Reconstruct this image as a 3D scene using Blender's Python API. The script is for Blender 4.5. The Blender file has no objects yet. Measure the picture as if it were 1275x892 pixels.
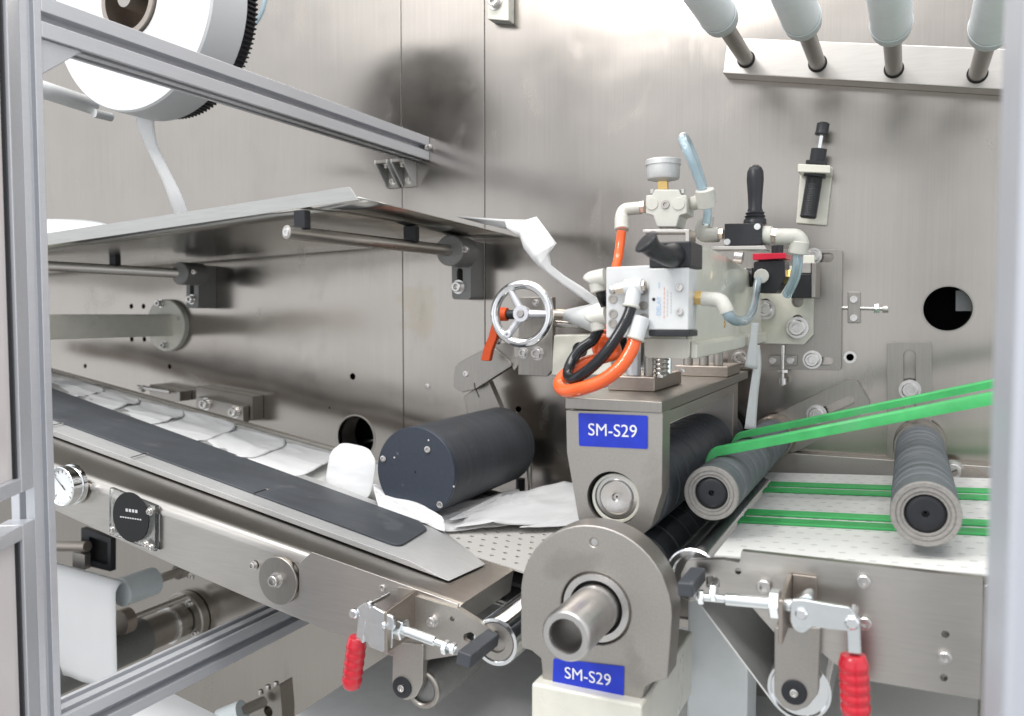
import bpy, bmesh, math, random
from mathutils import Vector, Matrix, noise
random.seed(7)
S = bpy.context.scene
COL = S.collection
R = math.radians
# ------------------------------------------------------------------ camera
W0, H0, F = 1275.0, 892.0, 1050.0
CAM = Vector((0.0, -1.2, 1.3))
cd = bpy.data.cameras.new('camera'); cam = bpy.data.objects.new('camera', cd); COL.objects.link(cam)
cam.location = CAM
cam.rotation_euler = (R(90 - 3.05), 0, R(25.15))
cd.sensor_width = 36; cd.lens = 36 * F / W0
cd.clip_start = 0.02; cd.clip_end = 100
cd.dof.use_dof = True; cd.dof.focus_distance = 0.95; cd.dof.aperture_fstop = 6.0
S.camera = cam
MR = cam.rotation_euler.to_matrix()
# ------------------------------------------------------------------ light
w = bpy.data.worlds.new('World'); S.world = w; w.use_nodes = True
w.node_tree.nodes['Background'].inputs[0].default_value = (0.93, 0.96, 1.0, 1)
w.node_tree.nodes['Background'].inputs[1].default_value = 0.80
def area(name, loc, rot, sx, sy, power, col=(1, .98, .95)):
    l = bpy.data.lights.new(name, 'AREA'); l.shape = 'RECTANGLE'; l.size = sx; l.size_y = sy
    l.energy = power; l.color = col
    o = bpy.data.objects.new(name, l); o.location = loc; o.rotation_euler = rot; COL.objects.link(o)
    return o
area('overhead_panel', (-1.5, -3.0, 3.1), (R(22), 0, R(-12)), 3.2, 1.2, 6.0)
area('overhead_panel', (0.5, -3.4, 3.1), (R(22), 0, R(8)), 1.2, 0.4, 1.8)
area('overhead_panel', (-0.4, -0.95, 3.1), (R(6), 0, 0), 2.4, 0.5, 26)  # unseen light added overhead to brighten the white belts and masks
area('ceiling_lamp', (-1.0, -2.0, 2.7), (R(32), 0, R(-25)), 0.35, 0.35, 11)
S.view_settings.view_transform = 'Standard'; S.view_settings.look = 'None'
S.view_settings.exposure = 0.70; S.view_settings.gamma = 1
S.render.engine = 'CYCLES'
S.cycles.use_denoising = True
S.cycles.max_bounces = 8; S.cycles.glossy_bounces = 5; S.cycles.diffuse_bounces = 4; S.cycles.transmission_bounces = 6
S.cycles.caustics_reflective = False; S.cycles.caustics_refractive = False
S.cycles.sample_clamp_indirect = 6

# ------------------------------------------------------------------ projection helpers
def ray(px, py):
    return MR @ Vector(((px - W0 / 2) / F, (H0 / 2 - py) / F, -1))
def at(px, py, Y):
    d = ray(px, py); t = (Y - CAM.y) / d.y
    return CAM + d * t
def atz(px, py, Z):
    d = ray(px, py); return CAM + d * ((Z - CAM.z) / d.z)
def atx(px, py, X):
    d = ray(px, py); return CAM + d * ((X - CAM.x) / d.x)
def atp(px, py, p0, n):
    d = ray(px, py); return CAM + d * ((p0 - CAM).dot(n) / d.dot(n))
FWD = MR @ Vector((0, 0, -1))
def mpp(px, py, Y):
    return (at(px, py, Y) - CAM).dot(FWD) / F
X_, Y_, Z_ = Vector((1, 0, 0)), Vector((0, 1, 0)), Vector((0, 0, 1))

# ------------------------------------------------------------------ materials
def mat(name, col, metal=0.0, rough=0.5, ns=60, amp=0.06, stretch=(1, 1, 1), bump=0.0, ramp=0.06, coat=0.0,
        trans=0.0, ior=1.45, aniso=0.0, tan=None, spots=None, sss=0.0, alpha=1.0, sheen=0.0):
    m = bpy.data.materials.new(name); m.use_nodes = True
    nt = m.node_tree; N = nt.nodes; L = nt.links; b = N['Principled BSDF']
    tc = N.new('ShaderNodeTexCoord'); mp = N.new('ShaderNodeMapping'); mp.inputs['Scale'].default_value = [ns * s for s in stretch]
    L.new(tc.outputs['Object'], mp.inputs['Vector'])
    nz = N.new('ShaderNodeTexNoise'); nz.inputs['Scale'].default_value = 1; nz.inputs['Detail'].default_value = 4; nz.inputs['Roughness'].default_value = .6
    L.new(mp.outputs[0], nz.inputs['Vector'])
    mr = N.new('ShaderNodeMapRange'); mr.inputs['From Min'].default_value = .25; mr.inputs['From Max'].default_value = .75
    mr.inputs['To Min'].default_value = 1 - amp; mr.inputs['To Max'].default_value = 1 + amp
    L.new(nz.outputs['Fac'], mr.inputs['Value'])
    # a slower second noise for grime and handling marks
    nz2 = N.new('ShaderNodeTexNoise'); nz2.inputs['Scale'].default_value = 9; nz2.inputs['Detail'].default_value = 5
    L.new(tc.outputs['Object'], nz2.inputs['Vector'])
    mr2 = N.new('ShaderNodeMapRange'); mr2.inputs['From Min'].default_value = .3; mr2.inputs['From Max'].default_value = .7
    mr2.inputs['To Min'].default_value = 1 - amp * .8; mr2.inputs['To Max'].default_value = 1 + amp * .4
    L.new(nz2.outputs['Fac'], mr2.inputs['Value'])
    mu = N.new('ShaderNodeMath'); mu.operation = 'MULTIPLY'; L.new(mr.outputs[0], mu.inputs[0]); L.new(mr2.outputs[0], mu.inputs[1])
    vm = N.new('ShaderNodeVectorMath'); vm.operation = 'SCALE'; vm.inputs[0].default_value = col[:3]
    L.new(mu.outputs[0], vm.inputs['Scale'])
    out = vm.outputs[0]
    if spots:
        sc, thr, scol, st = spots
        nz3 = N.new('ShaderNodeTexNoise'); nz3.inputs['Scale'].default_value = sc; nz3.inputs['Detail'].default_value = 6
        L.new(tc.outputs['Object'], nz3.inputs['Vector'])
        m3 = N.new('ShaderNodeMapRange'); m3.inputs['From Min'].default_value = thr; m3.inputs['From Max'].default_value = thr + .07
        m3.inputs['To Max'].default_value = st
        L.new(nz3.outputs['Fac'], m3.inputs['Value'])
        mx = N.new('ShaderNodeMix'); mx.data_type = 'RGBA'; L.new(m3.outputs[0], mx.inputs['Factor'])
        L.new(out, mx.inputs['A']); mx.inputs['B'].default_value = (*scol, 1); out = mx.outputs['Result']
    L.new(out, b.inputs['Base Color'])
    b.inputs['Metallic'].default_value = metal
    ra = N.new('ShaderNodeMapRange'); ra.inputs['From Min'].default_value = .25; ra.inputs['From Max'].default_value = .75
    ra.inputs['To Min'].default_value = max(.02, rough - ramp); ra.inputs['To Max'].default_value = min(1, rough + ramp)
    L.new(nz2.outputs['Fac'], ra.inputs['Value']); L.new(ra.outputs[0], b.inputs['Roughness'])
    b.inputs['Coat Weight'].default_value = coat; b.inputs['Transmission Weight'].default_value = trans; b.inputs['IOR'].default_value = ior
    b.inputs['Alpha'].default_value = alpha; b.inputs['Sheen Weight'].default_value = sheen
    if sss: b.inputs['Subsurface Weight'].default_value = sss; b.inputs['Subsurface Radius'].default_value = (.01, .01, .01)
    if aniso:
        b.inputs['Anisotropic'].default_value = aniso
        cx = N.new('ShaderNodeCombineXYZ')
        for i in range(3): cx.inputs[i].default_value = tan[i]
        L.new(cx.outputs[0], b.inputs['Tangent'])
    if bump:
        bp = N.new('ShaderNodeBump'); bp.inputs['Strength'].default_value = bump; bp.inputs['Distance'].default_value = .0006
        L.new(nz.outputs['Fac'], bp.inputs['Height']); L.new(bp.outputs[0], b.inputs['Normal'])
    return m
M = {}
M['wall'] = mat('brushed_stainless_sheet', (.41, .378, .345), 1, .21, 1, .05, (420, 420, 5), 0, .05, aniso=.62, tan=(1, 0, 0))
def wall_extra(m):
    nt = m.node_tree; N = nt.nodes; L = nt.links; b = N['Principled BSDF']
    tc = N.new('ShaderNodeTexCoord')
    # sheet metal is never flat: long soft waves
    mp = N.new('ShaderNodeMapping'); mp.inputs['Scale'].default_value = (2.2, 1, 3.4); L.new(tc.outputs['Object'], mp.inputs['Vector'])
    wv = N.new('ShaderNodeTexNoise'); wv.inputs['Scale'].default_value = 1.6; wv.inputs['Detail'].default_value = 1.5; L.new(mp.outputs[0], wv.inputs['Vector'])
    bp = N.new('ShaderNodeBump'); bp.inputs['Strength'].default_value = 1; bp.inputs['Distance'].default_value = .0042; L.new(wv.outputs['Fac'], bp.inputs['Height'])
    L.new(bp.outputs[0], b.inputs['Normal'])
    # smudges, wiped hand marks and a few oily runs
    sm = N.new('ShaderNodeMapping'); sm.inputs['Scale'].default_value = (9, 1, 5); sm.inputs['Rotation'].default_value = (0, .5, 0); L.new(tc.outputs['Object'], sm.inputs['Vector'])
    n1 = N.new('ShaderNodeTexNoise'); n1.inputs['Scale'].default_value = 1.3; n1.inputs['Detail'].default_value = 7; n1.inputs['Roughness'].default_value = .62; n1.inputs['Distortion'].default_value = .6; L.new(sm.outputs[0], n1.inputs['Vector'])
    r1 = N.new('ShaderNodeMapRange'); r1.inputs['From Min'].default_value = .56; r1.inputs['From Max'].default_value = .72; L.new(n1.outputs['Fac'], r1.inputs['Value'])
    # one brown stain right of the left seam
    geo = N.new('ShaderNodeNewGeometry'); sub = N.new('ShaderNodeVectorMath'); sub.operation = 'SUBTRACT'; L.new(geo.outputs['Position'], sub.inputs[0]); st = at(520, 393, 0); sub.inputs[1].default_value = st
    sc = N.new('ShaderNodeVectorMath'); sc.operation = 'MULTIPLY'; sc.inputs[1].default_value = (24, 0, 15); L.new(sub.outputs[0], sc.inputs[0])
    ln = N.new('ShaderNodeVectorMath'); ln.operation = 'LENGTH'; L.new(sc.outputs[0], ln.inputs[0])
    n2 = N.new('ShaderNodeTexNoise'); n2.inputs['Scale'].default_value = 26; n2.inputs['Detail'].default_value = 4; L.new(geo.outputs['Position'], n2.inputs['Vector'])
    ad = N.new('ShaderNodeMath'); ad.operation = 'MULTIPLY_ADD'; L.new(n2.outputs['Fac'], ad.inputs[0]); ad.inputs[1].default_value = -2.6; ad.inputs[2].default_value = 1.9
    sb = N.new('ShaderNodeMath'); sb.operation = 'SUBTRACT'; L.new(ad.outputs[0], sb.inputs[0]); L.new(ln.outputs['Value'], sb.inputs[1])
    r2 = N.new('ShaderNodeMapRange'); r2.inputs['From Min'].default_value = -.25; r2.inputs['From Max'].default_value = .1; r2.inputs['To Max'].default_value = .32; L.new(sb.outputs[0], r2.inputs['Value'])
    old = b.inputs['Base Color'].links[0].from_socket
    m1 = N.new('ShaderNodeMix'); m1.data_type = 'RGBA'; f1 = N.new('ShaderNodeMath'); f1.operation = 'MULTIPLY'; f1.inputs[1].default_value = .16; L.new(r1.outputs[0], f1.inputs[0])
    L.new(f1.outputs[0], m1.inputs['Factor']); L.new(old, m1.inputs['A']); m1.inputs['B'].default_value = (.30, .27, .235, 1)
    m2 = N.new('ShaderNodeMix'); m2.data_type = 'RGBA'; L.new(r2.outputs[0], m2.inputs['Factor']); L.new(m1.outputs['Result'], m2.inputs['A']); m2.inputs['B'].default_value = (.36, .31, .22, 1)
    L.new(m2.outputs['Result'], b.inputs['Base Color'])
    oldr = b.inputs['Roughness'].links[0].from_socket
    ra = N.new('ShaderNodeMath'); ra.operation = 'MULTIPLY_ADD'; L.new(r1.outputs[0], ra.inputs[0]); ra.inputs[1].default_value = .10; L.new(oldr, ra.inputs[2]); L.new(ra.outputs[0], b.inputs['Roughness'])
wall_extra(M['wall'])
M['steel'] = mat('brushed_stainless', (.56, .53, .495), 1, .30, 1, .06, (30, 400, 400), 0, .04)
M['steelv'] = mat('ground_stainless', (.36, .338, .31), 1, .33, 1, .07, (350, 350, 25), 0, .04)
M['tray'] = mat('tray_stainless', (.50, .495, .47), 1, .19, 1, .06, (25, 350, 350), 0, .03)
M['dull'] = mat('blasted_steel', (.44, .415, .385), 1, .46, 500, .08, bump=.05, spots=(13, .60, (.27, .245, .215), .38))
M['alu'] = mat('anodised_aluminium', (.70, .71, .745), .55, .40, 1, .03, (300, 8, 300), .03)
M['alu2'] = mat('painted_aluminium', (.56, .58, .63), .4, .4, 1, .04, (200, 200, 6))
M['alubright'] = mat('milled_aluminium', (.66, .66, .655), .55, .5, 1, .05, (20, 300, 300), 0, .04)
M['groove'] = mat('shadowed_groove_aluminium', (.42, .43, .46), .7, .5)
M['zinc'] = mat('zinc_plate', (.80, .83, .84), 1, .2, 90, .06)
M['chrome'] = mat('polished_chrome', (.84, .85, .86), 1, .12, 90, .03)
M['bolt'] = mat('stainless_bolt', (.66, .64, .62), 1, .26, 200, .08)
M['dark'] = mat('cavity_black', (.012, .012, .013), 0, .7)
M['blk'] = mat('black_plastic', (.022, .023, .027), 0, .38, 300, .1, bump=.03)
M['blkgloss'] = mat('black_hose_plastic', (.012, .013, .016), 0, .16, 90, .05)
M['rubber'] = mat('slate_rubber_lagging', (.060, .066, .076), 0, .52, 14, .22, (1, 14, 1), bump=.02, spots=(55, .66, (.17, .17, .17), .45), ramp=.14)
M['slate'] = mat('slate_coated_disc', (.050, .060, .082), 0, .42, 200, .1, bump=.03, spots=(90, .70, (.3, .3, .3), .5))
M['grey'] = mat('grey_rubber_sleeve', (.125, .136, .148), 0, .58, 14, .22, (1, 12, 1), bump=.02, spots=(38, .63, (.24, .24, .235), .45), ramp=.12)
M['greyend'] = mat('worn_grey_rubber_end', (.30, .285, .265), 0, .65, 350, .18, bump=.08)
M['strip'] = mat('charcoal_low_friction_strip', (.075, .082, .092), 0, .45, 60, .14, (.12, 1, 1), bump=.02, spots=(30, .64, (.14, .145, .15), .45), ramp=.14)
M['cream'] = mat('cream_enamel', (.75, .73, .64), 0, .3, 60, .05, coat=.3, spots=(22, .66, (.52, .49, .40), .4))
M['creamdirty'] = mat('cream_enamel_handled', (.77, .755, .66), 0, .3, 50, .04, coat=.35, spots=(16, .62, (.55, .52, .38), .4))
M['shaft'] = mat('turned_steel', (.56, .545, .53), 1, .34, 1, .08, (30, 500, 30), 0, .06)
M['cast'] = mat('dark_grey_casting', (.26, .26, .25), .3, .45, 300, .1, bump=.05)
M['plastic'] = mat('offwhite_fitting_plastic', (.62, .61, .555), 0, .4, 90, .07, sss=.1, spots=(60, .64, (.45, .43, .37), .4))
M['white'] = mat('white_paint', (.72, .73, .73), 0, .35, 60, .05)
def fabric(name, col, crease, cs, tl=.35):
    m = mat(name, col, 0, .8, 700, .03, sheen=.15); nt = m.node_tree; N = nt.nodes; L = nt.links; b = N['Principled BSDF']
    tc = N.new('ShaderNodeTexCoord'); nz = N.new('ShaderNodeTexNoise'); nz.inputs['Scale'].default_value = cs; nz.inputs['Detail'].default_value = 5; nz.inputs['Distortion'].default_value = .8
    L.new(tc.outputs['Object'], nz.inputs['Vector'])
    sb = N.new('ShaderNodeMath'); sb.operation = 'SUBTRACT'; L.new(nz.outputs['Fac'], sb.inputs[0]); sb.inputs[1].default_value = .5
    ab = N.new('ShaderNodeMath'); ab.operation = 'ABSOLUTE'; L.new(sb.outputs[0], ab.inputs[0])
    n2 = N.new('ShaderNodeTexNoise'); n2.inputs['Scale'].default_value = 900; L.new(tc.outputs['Object'], n2.inputs['Vector'])
    ad = N.new('ShaderNodeMath'); ad.operation = 'MULTIPLY_ADD'; L.new(n2.outputs['Fac'], ad.inputs[0]); ad.inputs[1].default_value = .05; L.new(ab.outputs[0], ad.inputs[2])
    bp = N.new('ShaderNodeBump'); bp.inputs['Strength'].default_value = crease; bp.inputs['Distance'].default_value = .006; L.new(ad.outputs[0], bp.inputs['Height']); L.new(bp.outputs[0], b.inputs['Normal'])
    tr = N.new('ShaderNodeBsdfTranslucent'); tr.inputs['Color'].default_value = (*col, 1); L.new(bp.outputs[0], tr.inputs['Normal'])
    mx = N.new('ShaderNodeMixShader'); mx.inputs[0].default_value = tl; L.new(b.outputs[0], mx.inputs[1]); L.new(tr.outputs[0], mx.inputs[2])
    L.new(mx.outputs[0], N['Material Output'].inputs['Surface']); return m
M['film'] = fabric('white_nonwoven', (.80, .805, .81), .08, 18, .15)
M['mask'] = fabric('white_mask_fabric', (.92, .92, .92), .2, 16, .18)
M['belt'] = mat('white_belt', (.77, .765, .74), 0, .5, 300, .03, spots=(30, .68, (.6, .58, .55), .4))
M['paleblue'] = mat('pale_blue_grey_plastic', (.90, .935, .95), 0, .4, 60, .03, sss=.1)
M['paleblue2'] = mat('pale_blue_grey_collar', (.66, .71, .72), 0, .4, 60, .03)
M['green'] = mat('green_belt_cord', (.06, .45, .13), 0, .45, 60, .16, bump=.03, spots=(30, .62, (.10, .38, .16), .6))
M['orange'] = mat('orange_air_hose', (.90, .13, .025), 0, .25, 60, .04, coat=.4)
M['lever'] = mat('orange_lever_plastic', (.78, .10, .02), 0, .4, 60, .04)
M['red'] = mat('red_vinyl_grip', (.62, .012, .03), 0, .28, 60, .05, coat=.5)
M['redk'] = mat('red_knob_plastic', (.62, .02, .05), 0, .35)
M['bluehose'] = mat('pale_blue_clear_hose', (.66, .85, .95), 0, .10, 60, .05, trans=.55, ior=1.3, coat=.4)
M['brass'] = mat('brass', (.72, .50, .20), 1, .25)
M['copper'] = mat('nickel_fitting', (.76, .66, .56), 1, .25)
M['blue'] = mat('blue_label_vinyl', (.018, .045, .55), 0, .32, 60, .12, spots=(40, .66, (.09, .11, .42), .5), ramp=.12)
M['text'] = mat('white_print', (.9, .9, .9), 0, .5)
M['bluetext'] = mat('blue_print', (.42, .60, .84), 0, .5)
M['redtext'] = mat('red_print', (.80, .48, .42), 0, .5)
M['greytext'] = mat('grey_print', (.58, .58, .6), 0, .5)
M['acryl'] = mat('clear_acrylic', (.92, .94, .93), 0, .05, trans=.92, ior=1.35)
M['brownmetal'] = mat('bronzed_bracket', (.42, .37, .33), 1, .4, 200, .08)
M['floor'] = mat('grey_epoxy_floor', (.44, .44, .43), 0, .35, 4, .06)
M['belt2'] = mat('beige_vented_belt', (.60, .58, .55), 0, .5, 300, .04)
M['glass'] = mat('pinkish_glazing', (.93, .86, .845), 0, .1, 3, .03)
M['dial'] = mat('white_dial', (.85, .87, .88), 0, .3)

# ------------------------------------------------------------------ object helpers
ROOT = {}
def thing(name, label, cat, loc, group=None):
    o = bpy.data.objects.new(name, None); COL.objects.link(o); o.empty_display_size = .02
    o.location = loc; ROOT[o.name] = Vector(loc)
    o['label'] = label; o['category'] = cat
    if group: o['group'] = group
    return o
def setting(name, loc=(0, 0, 0), kind='structure'):
    o = bpy.data.objects.new(name, None); COL.objects.link(o); o.empty_display_size = .05
    o.location = loc; ROOT[o.name] = Vector(loc); o['kind'] = kind
    return o
class B:
    def __init__(s): s.bm = bmesh.new()
    def ring(s, c, a, r, n, ph=0.0):
        a = a.normalized(); h = Z_ if abs(a.z) < .9 else X_
        e = a.cross(h).normalized(); f = a.cross(e)
        return [s.bm.verts.new(c + e * (r * math.cos(ph + i * 2 * math.pi / n)) + f * (r * math.sin(ph + i * 2 * math.pi / n))) for i in range(n)]
    def lathe(s, o, a, prof, n=28, cap0=True, cap1=True):
        a = a.normalized(); prev = None
        for k, (h, r) in enumerate(prof):
            rg = s.ring(o + a * h, a, max(r, 1e-5), n)
            if prev:
                for i in range(n): s.bm.faces.new((prev[i], prev[(i + 1) % n], rg[(i + 1) % n], rg[i]))
            elif cap0: s.bm.faces.new(rg[::-1])
            prev = rg
        if cap1: s.bm.faces.new(prev)
        return s
    def cyl(s, p0, p1, r0, r1=None, n=28):
        d = p1 - p0
        return s.lathe(p0, d, [(0, r0), (d.length, r0 if r1 is None else r1)], n)
    def tube(s, pts, r, n=12, smooth=6, cap=True):
        if smooth and len(pts) > 2: pts = spline(pts, smooth)
        rr = r if callable(r) else (lambda t: r)
        prev = None; N = len(pts); up = None
        for k, p in enumerate(pts):
            d = (pts[min(k + 1, N - 1)] - pts[max(k - 1, 0)]).normalized()
            if up is None:
                h = Z_ if abs(d.z) < .9 else X_; e = d.cross(h).normalized()
            else: e = (up - d * up.dot(d)).normalized()
            up = e; f = d.cross(e); q = rr(k / (N - 1))
            rg = [s.bm.verts.new(p + (e * math.cos(i * 2 * math.pi / n) + f * math.sin(i * 2 * math.pi / n)) * q) for i in range(n)]
            if prev:
                for i in range(n): s.bm.faces.new((prev[i], prev[(i + 1) % n], rg[(i + 1) % n], rg[i]))
            elif cap: s.bm.faces.new(rg[::-1])
            prev = rg
        if cap: s.bm.faces.new(prev)
        return s
    def torus(s, c, a, RR, r, n=48, m=14, fy=1.0):
        a = a.normalized(); h = Z_ if abs(a.z) < .9 else X_
        e = a.cross(h).normalized(); f = a.cross(e); rings = []
        for i in range(n):
            t = i * 2 * math.pi / n; d = e * math.cos(t) + f * math.sin(t)
            rings.append([s.bm.verts.new(c + d * (RR + r * math.cos(j * 2 * math.pi / m)) + a * (r * fy * math.sin(j * 2 * math.pi / m))) for j in range(m)])
        for i in range(n):
            A, C = rings[i], rings[(i + 1) % n]
            for j in range(m): s.bm.faces.new((A[j], C[j], C[(j + 1) % m], A[(j + 1) % m]))
        return s
    def prism(s, loop, vec, holes=()):
        """polygon (with holes) extruded by vec"""
        bm = bmesh.new(); es = []
        for lp in [loop] + list(holes):
            vs = [bm.verts.new(p) for p in lp]
            for i in range(len(vs)): es.append(bm.edges.new((vs[i], vs[(i + 1) % len(vs)])))
        if holes: bmesh.ops.triangle_fill(bm, use_beauty=True, use_dissolve=False, edges=es)
        else: bm.faces.new(bm.verts[:] if False else [v for v in bm.verts])
        r = bmesh.ops.extrude_face_region(bm, geom=bm.faces[:])
        for v in r['geom']:
            if isinstance(v, bmesh.types.BMVert): v.co += vec
        bmesh.ops.recalc_face_normals(bm, faces=bm.faces[:])
        me = bpy.data.meshes.new('tmp'); bm.to_mesh(me); bm.free(); s.bm.from_mesh(me); bpy.data.meshes.remove(me)
        return s
    def box(s, lo, hi):
        (x0, y0, z0), (x1, y1, z1) = lo, hi
        return s.prism([Vector((x0, y0, z0)), Vector((x1, y0, z0)), Vector((x1, y0, z1)), Vector((x0, y0, z1))], Vector((0, y1 - y0, 0)))
    def grid(s, rows):
        vs = [[s.bm.verts.new(p) for p in r] for r in rows]
        for i in range(len(vs) - 1):
            for j in range(len(vs[0]) - 1): s.bm.faces.new((vs[i][j], vs[i + 1][j], vs[i + 1][j + 1], vs[i][j + 1]))
        return s
    def obj(s, name, m, parent=None, bevel=0.0, seg=2, ang=35, solid=0.0, sub=0, label=None, fix=True):
        if fix: bmesh.ops.recalc_face_normals(s.bm, faces=s.bm.faces[:])
        if parent is not None:
            top = parent
            while top.parent: top = top.parent
            off = ROOT[top.name]
        else:
            lo = Vector([min(v.co[i] for v in s.bm.verts) for i in range(3)]); hi = Vector([max(v.co[i] for v in s.bm.verts) for i in range(3)])
            off = Vector(((lo.x + hi.x) / 2, (lo.y + hi.y) / 2, lo.z))
        bmesh.ops.translate(s.bm, verts=s.bm.verts[:], vec=-off)
        me = bpy.data.meshes.new(name); s.bm.to_mesh(me); s.bm.free()
        for p in me.polygons: p.use_smooth = True
        me.set_sharp_from_angle(angle=R(ang))
        o = bpy.data.objects.new(name, me); COL.objects.link(o); me.materials.append(M[m] if isinstance(m, str) else m)
        if parent is not None: o.parent = parent
        else: o.location = off; ROOT[o.name] = off
        if solid:
            q = o.modifiers.new('thickness', 'SOLIDIFY'); q.thickness = solid; q.offset = 0
        if sub:
            q = o.modifiers.new('smooth', 'SUBSURF'); q.levels = q.render_levels = sub
        if bevel:
            q = o.modifiers.new('edge', 'BEVEL'); q.width = bevel; q.segments = seg; q.limit_method = 'ANGLE'; q.angle_limit = R(38); q.harden_normals = True
        if label: o['label'] = label
        return o
def tag(o, label, cat, group=None):
    o['label'] = label; o['category'] = cat
    if group: o['group'] = group
    return o
def spline(pts, k=6):
    out = []; P = [pts[0]] + list(pts) + [pts[-1]]
    for i in range(1, len(P) - 2):
        a, b, c, d = P[i - 1], P[i], P[i + 1], P[i + 2]
        for j in range(k):
            t = j / k
            out.append(.5 * ((2 * b) + (c - a) * t + (2 * a - 5 * b + 4 * c - d) * t * t + (3 * b - a - 3 * c + d) * t ** 3))
    out.append(P[-2]); return out
def rnd(loop, r, n=5):
    """round the corners of a 3D polygon; r one radius or a list per corner"""
    out = []; N = len(loop)
    for i, p in enumerate(loop):
        q = r[i] if isinstance(r, (list, tuple)) else r
        a, b = loop[i - 1] - p, loop[(i + 1) % N] - p
        if q <= 0: out.append(p); continue
        ang = a.angle(b); d = min(q / math.tan(ang / 2), a.length * .48, b.length * .48)
        A, C = p + a.normalized() * d, p + b.normalized() * d
        for k in range(n + 1):
            t = k / n; out.append((1 - t) ** 2 * A + 2 * t * (1 - t) * p + t * t * C)
    return out
def circ(c, r, n=24, a=Y_):
    e, f = X_, Z_
    return [c + e * (r * math.cos(i * 2 * math.pi / n)) + f * (r * math.sin(i * 2 * math.pi / n)) for i in range(n)]
def P(pts, Y): return [at(x, y, Y) for x, y in pts]
def hole(px, py, Y, rp, n=20): return circ(at(px, py, Y), rp * mpp(px, py, Y), n)
def slot(p, q, r, n=8):
    d = (q - p).normalized(); e = Vector((-d.z, 0, d.x)); out = []
    for c, s in ((q, 0), (p, math.pi)):
        for i in range(n + 1):
            t = -math.pi / 2 + s + i * math.pi / n; out.append(c + (d * math.cos(t) + e * math.sin(t)) * r)
    return out
def slab(name, pts, Y, th, m, parent=None, holes=(), r=0.0, bevel=.0008, **k):
    return B().prism(rnd(P(pts, Y), r) if r else P(pts, Y), Y_ * th, holes).obj(name, m, parent, bevel, **k)
def bolt(parent, c, r, a=-Y_, h=None, m='bolt', washer=True, name='bolt'):
    """socket head cap screw seated at c, head towards a"""
    h = h or r * 1.1; pr = []
    if washer: pr = [(0, r * 1.35), (r * .22, r * 1.35), (r * .22, r * .98)]
    else: pr = [(0, r)]
    b = r * .2 if washer else 0
    pr += [(b + h * .88, r), (b + h, r * .88), (b + h, r * .56), (b + h * .35, r * .5)]
    return B().lathe(c - a * .0005, a, pr, 18).obj(name, m, parent)
def pbolt(parent, px, py, Y, rp, **k):
    return bolt(parent, at(px, py, Y), rp * mpp(px, py, Y), **k)
def hexnut(c, a, r, h):
    return B().lathe(c, a, [(0, r * .9), (h * .12, r), (h * .88, r), (h, r * .9)], 6)
def text(parent, body, c, size, ex, ez, m, name='lettering', off=.0004, sx=1.0):
    """flat print: x axis ex, y axis ez"""
    cu = bpy.data.curves.new('print', 'FONT'); cu.body = body; cu.size = size; cu.align_x = 'CENTER'; cu.align_y = 'CENTER'; cu.extrude = .00008
    t = bpy.data.objects.new('print', cu); COL.objects.link(t)
    dg = bpy.context.evaluated_depsgraph_get(); me = bpy.data.meshes.new_from_object(t.evaluated_get(dg))
    bpy.data.objects.remove(t); bpy.data.curves.remove(cu)
    n = ex.cross(ez).normalized(); top = parent
    while top.parent: top = top.parent
    off0 = ROOT[top.name]
    for v in me.vertices:
        q = v.co.copy(); v.co = c + ex * (q.x * sx) + ez * q.y + n * (q.z + off) - off0
    o = bpy.data.objects.new(name, me); COL.objects.link(o); me.materials.append(M[m]); o.parent = parent
    return o
def copy_tree(o, parent=None):
    c = o.copy(); COL.objects.link(c)
    if parent: c.parent = parent
    else: ROOT[c.name] = ROOT[o.name].copy()
    for ch in [x for x in COL.objects if x.parent == o]: copy_tree(ch, c)
    return c

# ================================================================== SETTING: back wall, floor
wall = setting('back_wall', (0, 0, 1.3))
xs = [-3.2, at(501, 300, 0).x, at(603.5, 200, 0).x, 1.2]
RH, LH = (1180, 384.5, 27.5), (443, 545, 27)
small = [(163.5, 381.6, 3), (178.6, 381.6, 3), (164, 422.6, 3), (179.6, 422.6, 3), (106, 456, 2.6), (211, 456.6, 3), (439, 469, 4), (645.5, 510, 4), (1058.5, 445, 6), (410, 508, 1.3)]
def wall_holes(a, b):
    hs = []
    for px, py, r in [RH, LH]:
        if a < at(px, py, 0).x < b: hs.append(hole(px, py, 0, r, 48))
    for px, py, r in small:
        if a < at(px, py, 0).x < b: hs.append(hole(px, py, 0, r, 16))
    return hs
for i in range(3):
    a, b = xs[i] + (.0006 if i else 0), xs[i + 1] - (.0006 if i < 2 else 0)
    B().prism([Vector((a, 0, .2)), Vector((b, 0, .2)), Vector((b, 0, 2.5)), Vector((a, 0, 2.5))], Y_ * .012, wall_holes(a, b)).obj('panel', 'wall', wall, .0006)
B().box((-3.3, .16, .1), (1.3, .17, 2.6)).obj('backing', 'dark', wall)  # added black sheet, keeps light from behind out of the wall holes
for lo, hi in (((-3.3, .0125, 2.47), (1.3, .16, 2.5)), ((-3.3, .0125, .2), (1.3, .16, .23)), ((-3.3, .0125, .2), (-3.2, .16, 2.5)), ((1.2, .0125, .2), (1.3, .16, 2.5))):
    B().box(lo, hi).obj('rim', 'dark', wall)  # added sides closing the light-blocking box behind the wall
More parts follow.
